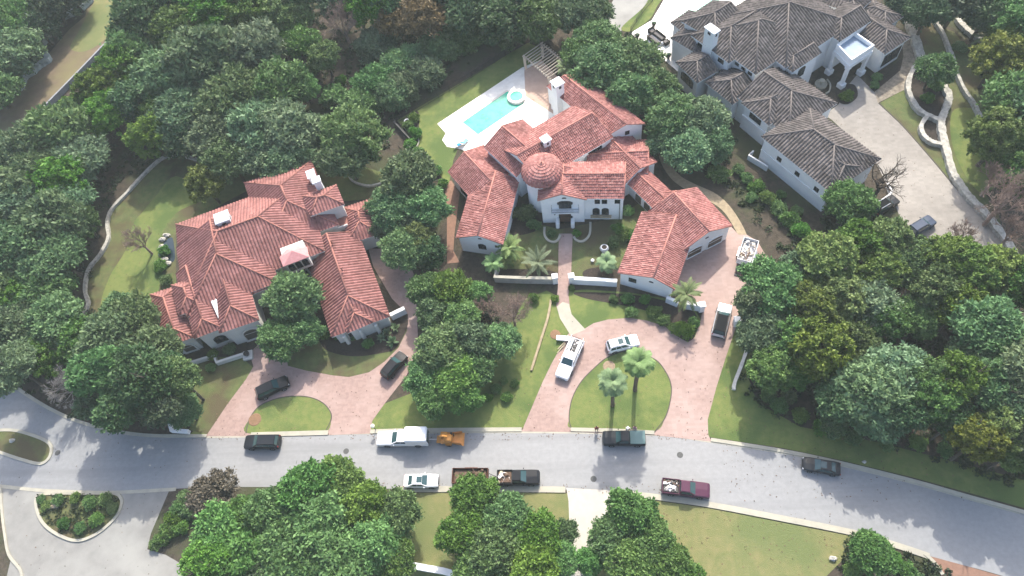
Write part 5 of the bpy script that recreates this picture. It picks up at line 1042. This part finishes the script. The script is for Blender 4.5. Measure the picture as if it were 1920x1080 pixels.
def person(label, px, rz, topm, legm, hairm, bend=0., arm=(.25, .25), stride=.1, z0=.05):
    c = P(*px, z0); t = empty('person', label, 'person', (c.x, c.y, z0), rz)
    def rot(v):     # lean forward (+x) about the hip
        x, y, z = v
        if z <= .95: return v
        q = z-.95; return (x*math.cos(bend)+q*math.sin(bend), y, .95+q*math.cos(bend)-x*math.sin(bend))
    J = {}; J['pel'] = (0, 0, .95); J['waist'] = rot((0, 0, 1.08)); J['chest'] = rot((0, 0, 1.30)); J['neck'] = rot((.0, 0, 1.47)); J['head'] = rot((.02, 0, 1.58)); J['crown'] = rot((.02, 0, 1.69))
    for s, k in ((1, 'l'), (-1, 'r')):
        st = stride*s; J['hip'+k] = (0, s*.10, .90); J['knee'+k] = (st*.6+.03, s*.11, .49); J['ank'+k] = (st, s*.11, .08); J['toe'+k] = (st+.17, s*.13, .04)
        J['sh'+k] = rot((0, s*.19, 1.40)); a = arm[0 if s == 1 else 1]; J['el'+k] = rot((a*.55, s*.25, 1.13)); J['wr'+k] = rot((a*1.25+.08, s*.23, .93+a*.35)); J['pa'+k] = rot((a*1.4+.12, s*.22, .87+a*.42))
    R = dict(pel=.14, waist=.125, chest=.15, neck=.055, head=.095, crown=.07)
    for k in 'lr': R.update({'hip'+k: .09, 'knee'+k: .06, 'ank'+k: .042, 'toe'+k: .035, 'sh'+k: .065, 'el'+k: .042, 'wr'+k: .028, 'pa'+k: .036})
    E_ = [('pel', 'waist'), ('waist', 'chest'), ('chest', 'neck'), ('neck', 'head'), ('head', 'crown')]
    for k in 'lr': E_ += [('pel', 'hip'+k), ('hip'+k, 'knee'+k), ('knee'+k, 'ank'+k), ('ank'+k, 'toe'+k), ('chest', 'sh'+k), ('sh'+k, 'el'+k), ('el'+k, 'wr'+k), ('wr'+k, 'pa'+k)]
    # five fingers on each hand
    for s, k in ((1, 'l'), (-1, 'r')):
        p = Vector(J['pa'+k]); d = (p-Vector(J['wr'+k])).normalized(); sd = d.cross(Vector((0, 0, 1))).normalized()
        for q in range(4):
            nm = f'f{q}{k}'; J[nm] = tuple(p+d*.03+sd*(q-1.5)*.02); J[nm+'t'] = tuple(p+d*(.085-.008*abs(q-1))+sd*(q-1.5)*.021+Vector((0, 0, -.02))); R[nm] = .010; R[nm+'t'] = .008; E_ += [('pa'+k, nm), (nm, nm+'t')]
        J['t'+k] = tuple(p+sd*.05*s+d*.01); R['t'+k] = .010; E_.append(('pa'+k, 't'+k))
    # nose and ears on the head
    h = Vector(J['head']); J['nose'] = tuple(h+Vector((.105, 0, .0))); R['nose'] = .018; E_.append(('head', 'nose'))
    ks = list(J); ix = {k: i for i, k in enumerate(ks)}
    skin_obj('body', [(J[k], R[k]) for k in ks], [(ix[a], ix[b]) for a, b in E_], SKIN, t, 1)
    def cloth(nm, keys, m, add, sc=1.0):
        es = [(keys.index(a), keys.index(b)) for a, b in E_ if a in keys and b in keys]; skin_obj(nm, [(J[k], R[k]*sc+add) for k in keys], es, m, t, 2)
    cloth('shirt', ['waist', 'pel', 'chest', 'shl', 'shr', 'ell', 'elr'], topm, .022)
    cloth('trousers', ['pel', 'hipl', 'hipr', 'kneel', 'kneer', 'ankl', 'ankr'], legm, .02)
    mb = MB(); mb.ball(h+Vector((-.02, 0, .045)), (.112, .105, .11), None, 12, 8); mb.build('hair', hairm, t, True)
    for s in (-1, 1):
        mb = MB(); mb.ball(h+Vector((.088, s*.036, .02)), .014, None, 8, 5); mb.build('eye', DARKM, t); mb = MB(); mb.ball(h+Vector((0, s*.098, .0)), (.022, .012, .032), None, 8, 5); mb.build('ear', SKIN, t)
        k = 'l' if s == 1 else 'r'; q = Vector(J['toe'+k]); mb = MB(); mb.box((q.x-.09, q.y, .04), (.28, .1, .08), 0, None, .03); mb.build('shoe', DARKM, t)
    mb = MB(); mb.box(h+Vector((.092, 0, -.045)), (.012, .045, .012), 0, None, .004); mb.build('mouth', mat('lips', (.30, .12, .10), rough=.6), t)
cl = lambda n, c: mat(n, c, None, rough=.9)
HAIR = cl('dark_hair', (.02, .015, .012)); JEAN = cl('dark_trousers', (.022, .024, .03)); 
person('person in a reddish brown top and dark trousers at the kerb left of a pickup', (1118.5, 807), math.radians(-80), cl('red_brown_shirt', (.30, .10, .07)), JEAN, HAIR)
person('person in a loose white shirt leaning forward beside the cab of the covered pickup', (1176, 806), math.radians(-60), cl('white_shirt', (.80, .80, .80)), cl('pale_trousers', (.6, .6, .6)), HAIR, .75, (.5, .35))
person('person in a pale pink top standing beside the bed of the covered pickup', (1190, 807), math.radians(-110), cl('pink_shirt', (.62, .33, .33)), cl('cream_trousers', (.62, .6, .56)), HAIR)

# ================================================================== walls, fences, garden things
wall('courtyard_wall', 'weathered pale wall in front of the rosette palm left of the entrance path', 'wall', [(933, 497), (927, 519), (980, 521), (1040, 522)], .4, 1.5, mat('aged_stucco', (.48, .46, .42), (.33, .32, .30), .9, .9), n=1, capm=CREAM)
wall('courtyard_wall', 'bright white wall in front of the fan palm right of the entrance path', 'wall', [(1072, 521), (1110, 523), (1157, 526)], .6, 1.5, WHITE, n=1)
for q, lb in (((1040, 518), 'weathered square pillar at the left side of the entrance path'), ((1071, 517), 'white square pillar at the right side of the entrance path'), ((1317, 571), 'white pillar on the left side of the gate by the silver car'), ((1383, 598), 'white pillar on the right side of the gate by the silver car')):
    p = P(*q, 1.9); mb = MB(); mb.box((p.x, p.y, .95), (.8, .8, 1.9), .1, None, .08); mb.box((p.x, p.y, 1.95), (.95, .95, .14), .1, None, .04); tag(mb.build('gate_pillar', WHITE), lb, 'pillar')
wall('gate_wall', 'white wall running from the garage gable to the arching palm', 'wall', [(1250, 557), (1272, 566)], .5, 1.4, WHITE, n=1)
wall('gate_wall', 'white wall between the arching palm and the gate pillar', 'wall', [(1287, 567), (1314, 571)], .6, 1.7, WHITE, n=1)
wall('gate_wall', 'white wall running right from the gate pillar into the trees', 'wall', [(1385, 599), (1416, 607)], .5, 1.5, WHITE, n=1)
wall('garden_wall', 'white wall at the end of the villa garage above the rosette plants', 'wall', [(731, 590), (758, 577)], .6, 1.5, WHITE, n=1)
wall('garden_wall', 'low pale wall in an L around the bed by the villa entrance', 'wall', [(398, 660), (405, 679), (455, 663)], .4, .9, STUC2, n=1)
wall('garden_wall', 'low pale wall left of the villa entrance under the oak', 'wall', [(340, 684), (382, 671), (397, 667)], .35, .9, STUC2, n=1)
p = P(464, 665, .5); mb = MB(); mb.box((p.x, p.y, .25), (1.5, 1.5, .5), .2, None, .05); o = mb.build('plinth', STUC2); tag(o, 'square pale plinth at the end of the villa entrance wall', 'plinth')
mb = MB(); mb.lathe((p.x, p.y, .5), [(.25, 0), (.42, .3), (.45, .55), (.36, .56), (.33, .5)], 16); tag(mb.build('flower_pot', DARKM), 'dark round pot on the plinth by the villa entrance', 'pot')
wall('stone_edging', 'long pale curved stone edging round the lawn behind the villa', 'edging', [(397, 288), (382, 294), (367, 297), (347, 292), (327, 289), (300, 297), (267, 327), (237, 360), (209, 390), (200, 415), (202, 445), (187, 475), (164, 505), (158, 543), (164, 569), (150, 594)], .55, .5, LIME, wob=.25)
wall('stone_edging', 'curved pale stone edging round the oak bed behind the villa', 'edging', [(654, 330), (662, 339), (677, 345), (695, 347), (721, 340), (733, 329)], .35, .45, LIME, wob=.2)
wall('stone_edging', 'short pale stone edging near the back corner of the villa roof', 'edging', [(581, 278), (587, 294), (605, 306)], .3, .4, LIME, wob=.2)
wall('log_edging', 'thin pale log like edging on the lawn left of the white pickup', 'edging', [(1033, 562), (1027, 595), (1013, 640), (996, 694)], .35, .3, TAN, wob=.2)
wall('log_edging', 'white segmented edging on the lawn right of the circular driveway', 'edging', [(1409, 628), (1403, 648), (1390, 685), (1378, 716), (1376, 730)], .45, .35, mat('white_stone', (.66, .64, .58), (.52, .50, .45), 2, .9), wob=.25)
wall('garden_edging', 'pale yellow edging between the pool lawn and its corner bed', 'edging', [(785, 287), (803, 302), (822, 320)], .22, .25, CREAM)
wall('garden_edging', 'pale curved edging round the upper corner bed of the pool lawn', 'edging', [(781, 252), (785, 264), (781, 275)], .22, .25, CREAM)
for lb, px in (('curved pale edging left of the white house entrance', [(1021, 425), (1021, 440), (1028, 450), (1038, 453), (1046, 449), (1050, 440)]), ('curved pale edging right of the white house entrance', [(1107, 416), (1106, 436), (1100, 447), (1090, 452), (1080, 449), (1076, 443)])):
    wall('garden_edging', lb, 'edging', px, .35, .3, CREAM)
wall('retaining_wall', 'long straight grey wall below the dry grass strip in the top left', 'wall', [(200, 77), (150, 129), (100, 180), (50, 231), (-10, 291)], .35, 1.2, mat('grey_block', (.27, .28, .30), (.22, .23, .24), 1, .9), n=1)
wall('rock_wall', 'rough pale limestone wall along the trees in the top left corner', 'wall', [(168, -6), (150, 10), (133, 20), (103, 37), (90, 56), (77, 76), (67, 76), (78, 93), (87, 107), (70, 119), (57, 131), (43, 140), (36, 155), (30, 163), (5, 178)], 1.0, 1.1, mat('blue_limestone', (.40, .46, .46), (.22, .26, .26), 1.2, .95, .5, 4), wob=.6)
HST = [('broad pale stone wall beside the flagstone path of the grey house', [(1700, 26), (1707, 40), (1714, 60), (1720, 80), (1728, 106)], 1.5), ('curved pale stone wall round the oak bed below the flagstone path', [(1733, 108), (1714, 127), (1705, 148), (1704, 167), (1711, 185), (1722, 202), (1738, 213), (1764, 224)], .8),
       ('long pale stone wall sweeping down along the grey forecourt', [(1769, 158), (1780, 176), (1778, 192), (1771, 210), (1766, 226), (1768, 249), (1776, 280), (1787, 320), (1802, 345), (1821, 370), (1845, 394), (1868, 421), (1892, 455), (1910, 490), (1935, 530)], 1.1),
       ('small half round pale stone wall beside the long sweeping wall', [(1741, 214), (1728, 234), (1733, 252), (1748, 264), (1767, 269)], .7), ('upper pale stone wall crossing the hillside lawn', [(1755, 39), (1770, 62), (1781, 90), (1788, 106), (1793, 130), (1808, 164), (1826, 190), (1836, 210), (1846, 230)], .55), ('short pale stone wall near the drooping palm in the top right', [(1796, 33), (1807, 46), (1820, 58), (1845, 74)], .9)]
for lb, px, w in HST: wall('stone_wall', lb, 'wall', px, w, .8, LIME, wob=.3)
wall('garden_wall', 'narrow white wall beside the black car on the grey forecourt', 'wall', [(1665, 343), (1669, 352), (1671, 362), (1655, 374), (1628, 389)], .35, .9, WHITE)
wall('entrance_wall', 'low white angular wall at the street end of the left pink driveway', 'wall', [(317, 792), (320, 806), (352, 808)], .5, .8, WHITE, n=1)
wall('garden_wall', 'white stone wall among the trees at the bottom of the photo', 'wall', [(770, 1059), (800, 1065), (830, 1070), (856, 1078)], .8, .8, WHITE, n=2)
wall('garden_edging', 'cream kerb curving into the red driveway at the bottom right', 'edging', [(1733, 1037), (1748, 1050), (1758, 1062), (1768, 1077)], .4, .2, CREAM)
IRON = DARKM
def fence(label, px, h=1.4, step=.16, post=2.4, z=0):
    pts = [P(x, y, z+h) for x, y in px]; t = empty('metal_fence', label, 'fence', (pts[0].x, pts[0].y, z)); inv = -t.location
    mb = MB()
    for a, b_ in zip(pts, pts[1:]):
        L = (b_-a).length; d = (b_-a).normalized(); n = int(L/step)
        for i in range(n): q = a+d*(i*step); q.z = 0; mb.box(q+inv+Vector((0, 0, z+h*.5)), (.025, .025, h*.92), math.atan2(d.y, d.x))
    mb.build('picket_panel', IRON, t)
    for zz in (.12, h-.06): mb = MB(); mb.tube([Vector((p.x, p.y, z+zz))+inv for p in pts], .035, 4); mb.build('rail', IRON, t)
    for a, b_ in zip(pts, pts[1:]):
        L = (b_-a).length; d = (b_-a).normalized(); n = max(1, int(L/post))
        for i in range(n+1): q = a+d*(i*L/n); mb = MB(); mb.box(Vector((q.x, q.y, z+h*.52))+inv, (.08, .08, h*1.04), math.atan2(d.y, d.x)); mb.build('post', IRON, t)
fence('black metal fence along the upper edge of the pool lawn', [(741, 221), (800, 185), (860, 149), (925, 108), (983, 69)])
fence('black metal fence on the corner of the pool lawn by the clearing', [(741, 222), (756, 238), (772, 256)])
fence('black metal fence below the round edged bed of the pool lawn', [(747, 274), (764, 290), (781, 306)])
fence('black metal fence behind the pergola', [(1019, 65), (1046, 87)])
wall('retaining_wall', 'dark grey wall under the corner fence of the pool lawn', 'wall', [(738, 227), (753, 243), (769, 260)], .3, 1.0, mat('dark_block', (.09, .085, .08), (.06, .058, .055), 1, .9), n=1)
fence('thin dark railing along the edge of the white patio of the grey house', [(1181, 60), (1191, 76), (1208, 90), (1228, 104), (1255, 110)], 1.0, .2, 2.0)
fence('thin dark fence on the bank left of the white patio', [(1183, 50), (1204, 17), (1225, -8)], 1.1, .25, 2.5)
# pergola
WP = mat('grey_timber', (.46, .41, .34), (.38, .33, .27), 3, .85); zp = 3.0
A_, B_, C_, D_ = (P(*q, zp) for q in ((983, 107), (1030, 148), (1064, 124), (1016, 84)))
t = empty('pergola', 'grey timber pergola beside the white pool chimney', 'pergola', ((A_.x+C_.x)/2, (A_.y+C_.y)/2, 0)); inv = -t.location
for p, q in ((A_, B_), (D_, C_)): mb = MB(); d = (q-p).normalized(); mb.prism([p-d*.4+inv, q+d*.4+inv, q+d*.4+inv+Vector((0, 0, .25)), p-d*.4+inv+Vector((0, 0, .25))], Vector((-d.y, d.x, 0))*.14); mb.build('beam', WP, t)
for i in range(13):
    f = i/12; p = A_.lerp(B_, f); q = D_.lerp(C_, f); d = (q-p).normalized(); n = Vector((-d.y, d.x, 0))*.09; mb = MB(); z_ = Vector((0, 0, .26)); mb.prism([p-d*.4+inv+z_, q+d*.4+inv+z_, q+d*.4+inv+z_+Vector((0, 0, .2)), p-d*.4+inv+z_+Vector((0, 0, .2))], n); mb.build('rafter', WP, t)
for p in (A_, B_, C_, D_): mb = MB(); mb.box(Vector((p.x, p.y, zp/2))+inv, (.4, .4, zp), rz2, None, .04); mb.build('post', mat('pale_post', (.52, .45, .37), None, rough=.85), t)
# spa and pool surround
mb = MB(); band(mb, [P(x, y, .06) for x, y in ((866, 229), (951, 170), (985, 194), (897, 254))], .45, .05, .12, True); mb.build('pool_coping', mat('pool_coping', (.60, .56, .49), (.52, .48, .42), 2, .7))['kind'] = 'structure'
p = P(968, 180, .55); mb = MB(); mb.lathe((p.x, p.y, 0), [(1.75, .06), (1.75, .5), (1.68, .55), (1.2, .55), (1.18, .42), (0.02, .42)], 32); t = mb.build('spa_tub', DECKM); tag(t, 'round raised white spa at the corner of the pool', 'spa')
mb = MB(); mb.lathe((p.x, p.y, .43), [(1.17, 0), (1.17, .03)], 32); mb.build('spa_water', POOL, t)
# loungers by the pool
for q, r_, lb, m in (((862, 270), .5, 'lounger with a blue towel by the pool, nearer the lawn', mat('blue_towel', (.03, .22, .55), (.05, .30, .62), 3, .9)), ((872, 265), .9, 'lounger with a pale blue towel by the pool, nearer the house', mat('pale_blue_towel', (.20, .45, .62), None, rough=.9))):
    p = P(*q, .4); t = empty('sun_lounger', lb, 'lounger', (p.x, p.y, .06), r_)
    mb = MB(); mb.box((0, 0, .3), (1.3, .65, .06), 0, None, .02); mb.build('seat', SCRAP, t); mb = MB(); mb.prism([(-.65, -.32, .3), (-.65, .32, .3), (-1.15, .32, .75), (-1.15, -.32, .75)], (0, 0, .06)); mb.build('backrest', SCRAP, t)
    for x in (-.55, .55):
        for s in (-1, 1): mb = MB(); mb.tube([(x, s*.28, 0), (x, s*.28, .28)], .03, 5); mb.build('leg', DARKM, t)
    mb = MB(); mb.box((.05, 0, .37), (1.1, .62, .05), .05, None, .02); o = mb.build('towel', m); o.location = t.location; o.rotation_euler = t.rotation_euler; tag(o, lb.replace('lounger with a ', '').split(' by')[0]+' spread on the lounger '+('nearer the lawn' if r_ == .5 else 'nearer the house'), 'towel')
# patio furniture of the grey house
WICK = mat('dark_wicker', (.045, .038, .033), (.03, .025, .022), 6, .8); CUSH = mat('grey_cushion', (.13, .12, .115), None, rough=.9)
def sofa(label, q, lx, ly, rz, back=True, cat='sofa'):
    p = P(*q, .4); t = empty('patio_sofa' if lx > 1.3 else 'patio_chair', label, cat, (p.x, p.y, .06), rz); mb = MB(); mb.box((0, 0, .2), (lx, ly, .36), 0, None, .04); mb.build('base', WICK, t)
    mb = MB(); mb.box((0, -.05, .43), (lx-.2, ly-.25, .12), 0, None, .04); mb.build('cushion', CUSH, t)
    if back:
        mb = MB(); mb.box((0, ly/2-.08, .6), (lx, .16, .5), 0, None, .04); mb.build('backrest', WICK, t)
        for s in (-1, 1): mb = MB(); mb.box((s*(lx/2-.08), -.05, .5), (.15, ly-.2, .3), 0, None, .04); mb.build('armrest', WICK, t)
sofa('dark wicker sofa on the white patio, nearest the railing', (1226, 75), 3.0, 1.0, rz3+math.pi); sofa('dark wicker sofa on the white patio, nearer the grey house', (1236, 67), 2.8, 1.0, rz3)
sofa('dark wicker armchair at the upper end of the patio sofas', (1222, 58), 1.2, 1.1, rz3+math.pi/2, cat='chair'); sofa('dark wicker armchair at the lower end of the patio sofas', (1249, 79), 1.2, 1.1, rz3-math.pi/2, cat='chair')
p = P(1242, 81, .3); mb = MB(); mb.ball((p.x, p.y, .36), .3, None, 14, 8); tag(mb.build('garden_stool', WHITE), 'small white round stool between the patio armchair and sofa', 'stool')
for q, lb in (((1195, 66), 'dark planter urn on the left corner of the white patio'), ((1226, 44), 'dark planter urn above the patio sofas near the pool'), ((1234, 98), 'dark planter urn on the lower corner of the white patio'), ((1254, 103), 'dark round planter urn against the grey house wall')):
    p = P(*q, .9); t = empty('planter_urn', lb, 'urn', (p.x, p.y, .06)); mb = MB(); mb.lathe((0, 0, 0), [(.28, 0), (.2, .15), (.42, .7), (.5, .95), (.42, .95), (.38, .88)], 16); mb.build('pot', WICK, t); mb = MB(); mb.ball((0, 0, 1.0), (.36, .36, .2), None, 10, 6, .3); mb.build('plant', LM['dark'], t)
# fountains and small garden things
p = P(1540, 156, .6); t = empty('garden_fountain', 'pale round stone fountain beside the portico of the grey house', 'fountain', (p.x, p.y, .05)); mb = MB(); mb.lathe((0, 0, 0), [(1.0, 0), (1.05, .5), (.95, .5), (.9, .3), (.02, .3)], 24); mb.build('basin', CREAM, t); mb = MB(); mb.lathe((0, 0, .3), [(.15, 0), (.12, .6), (.5, .85), (.5, .92), (.05, .8)], 20); mb.build('bowl', CREAM, t)
wall('garden_edging', 'pale curved edging round the stone fountain of the grey house', 'edging', [(1551, 148), (1557, 158), (1555, 170), (1548, 175)], .25, .3, CREAM)
p = P(1133, 467, .7); t = empty('garden_urn', 'grey white rounded stone urn in the courtyard beside the shrubs', 'urn', (p.x, p.y, .02)); mb = MB(); mb.lathe((0, 0, 0), [(.4, 0), (.3, .12), (.65, .6), (.72, 1.0), (.55, 1.3), (.42, 1.32), (.4, 1.2)], 20); mb.build('vessel', mat('grey_glaze', (.34, .35, .37), (.55, .56, .57), 2, .5), t); mb = MB(); mb.lathe((0, 0, 1.2), [(.4, 0), (.4, .03)], 16); mb.build('soil', MULCH, t)
p = P(1111, 489, .2); t = empty('garden_lamp', 'small white ornament lamp on the courtyard lawn', 'lamp', (p.x, p.y, .02)); mb = MB(); mb.lathe((0, 0, 0), [(.05, 0), (.04, .35)], 8); mb.build('stake', DARKM, t); mb = MB(); mb.lathe((0, 0, .33), [(.3, 0), (.26, .1), (.05, .22)], 14); mb.build('lamp_head', WHITE, t)
p = P(763, 228, .4); t = empty('flower_pot', 'round white ring shaped pot in the corner bed of the pool lawn', 'pot', (p.x, p.y, .04)); mb = MB(); mb.lathe((0, 0, 0), [(.3, 0), (.5, .5), (.52, .6), (.38, .6), (.34, .45)], 18); mb.build('vessel', WHITE, t); mb = MB(); mb.lathe((0, 0, .44), [(.34, 0), (.34, .03)], 14); mb.build('soil', MULCH, t)
p = P(1293, 322, .05); mb = MB()
for q in range(3): mb.tube([(p.x+(.42+.05*q)*math.cos(a*math.pi/10), p.y+(.42+.05*q)*math.sin(a*math.pi/10), .05+.03*q) for a in range(21)], .03, 5)
tag(mb.build('garden_hose', mat('teal_hose', (.03, .26, .20), None, rough=.5)), 'coiled teal garden hose on the ground between the two houses', 'hose')
pts = [(306, 458), (314, 448), (323, 446), (327, 465), (328, 485), (320, 492), (308, 484)]
sheet('garden_pond', pts, .05, mat('pond_water', (.02, .035, .045), None, rough=.08, spec=.6))
for i, (x, y) in enumerate([(305, 449), (312, 441), (303, 462), (304, 476), (315, 494), (308, 486)]):
    p = P(x, y, .2); mb = MB(); mb.ball((p.x, p.y, .2), (.55+.2*rnd(), .45, .35), None, 8, 5, .5); tag(mb.build('garden_rock', LIME), 'pale rock on the edge of the small pond left of the villa', 'rock', 'rocks round the villa pond')
# lantern post, manholes, outdoor lights
p = P(705, 806, 0); t = empty('lantern_post', 'dark lantern post with a white head in front of the white box truck', 'lamp post', (p.x, p.y, 0)); mb = MB(); mb.tube([(0, 0, 0), (0, 0, 1.5)], .06, 8); mb.build('post', DARKM, t); mb = MB(); mb.lathe((0, 0, 1.5), [(.12, 0), (.26, .1), (.3, .35), (.12, .5)], 12); mb.build('lamp_head', mat('opal_glass', (.75, .74, .62), None, rough=.3), t)
for q, lb in (((108, 849), 'dark round manhole cover beside the traffic island'), ((649, 846), 'round manhole cover in front of the white box truck'), ((1275, 853), 'round manhole cover right of the covered pickup'), ((1113, 898), 'round manhole cover above the pale driveway at the bottom')):
    p = P(*q, .03); mb = MB(); mb.lathe((p.x, p.y, .022), [(.42, 0), (.42, .012), (.37, .014), (.36, .008), (.02, .008)], 20); tag(mb.build('manhole_cover', mat('cast_iron', (.10, .10, .095), (.07, .07, .068), 6, .8)), lb, 'manhole cover')
p = P(478, 787, .05); mb = MB(); mb.lathe((p.x, p.y, .076), [(1.0, 0), (.9, .05), (.02, .09)], 20); mb.build('mulch_ring', mat('red_mulch', (.24, .14, .085), (.17, .11, .06), 4, 1))['kind'] = 'structure'
p = P(1142, 687, .05); mb = MB(); mb.lathe((p.x, p.y, .076), [(.9, 0), (.8, .05), (.02, .08)], 18); mb.build('mulch_ring', mat('dry_mulch', (.30, .22, .15), (.22, .17, .11), 4, 1))['kind'] = 'structure'
p = P(1041, 627, .05); mb = MB(); mb.lathe((p.x, p.y, .03), [(.8, 0), (.7, .05), (.02, .08)], 18); mb.build('mulch_ring', MATS['red_mulch'])['kind'] = 'structure'
# stones in the planted island and by the lower corner
for x, y, s, lb in ((100, 946, .9, 'brown boulder in the left end of the planted traffic island'), (22, 826, .5, 'pale stone on the grassy traffic island'), (1562, 1047, .5, 'pale stone at the end of the dry lawn'), (718, 985, .8, 'white boulder under the trees below the street'), (1620, 866, .3, 'small pale stone on the verge above the black sedan')):
    p = P(x, y, .2); mb = MB(); mb.ball((p.x, p.y, .2), (s, s*.7, s*.5), None, 9, 6, .5); tag(mb.build('boulder', TAN if 'brown' in lb else LIME), lb, 'boulder')

# ================================================================== air
mb = MB(); mb.box((0, 185, 49), (820, 640, 102)); hz = mb.build('haze', None); hz['kind'] = 'stuff'
hm = bpy.data.materials.new('haze'); hm.use_nodes = True; n_ = hm.node_tree.nodes; n_.remove(n_['Principled BSDF']); v_ = n_.new('ShaderNodeVolumePrincipled')
v_.inputs['Density'].default_value = .00029; v_.inputs['Color'].default_value = (.85, .95, .92, 1); hm.node_tree.links.new(v_.outputs[0], n_['Material Output'].inputs['Volume'])
hz.data.materials.clear(); hz.data.materials.append(hm)
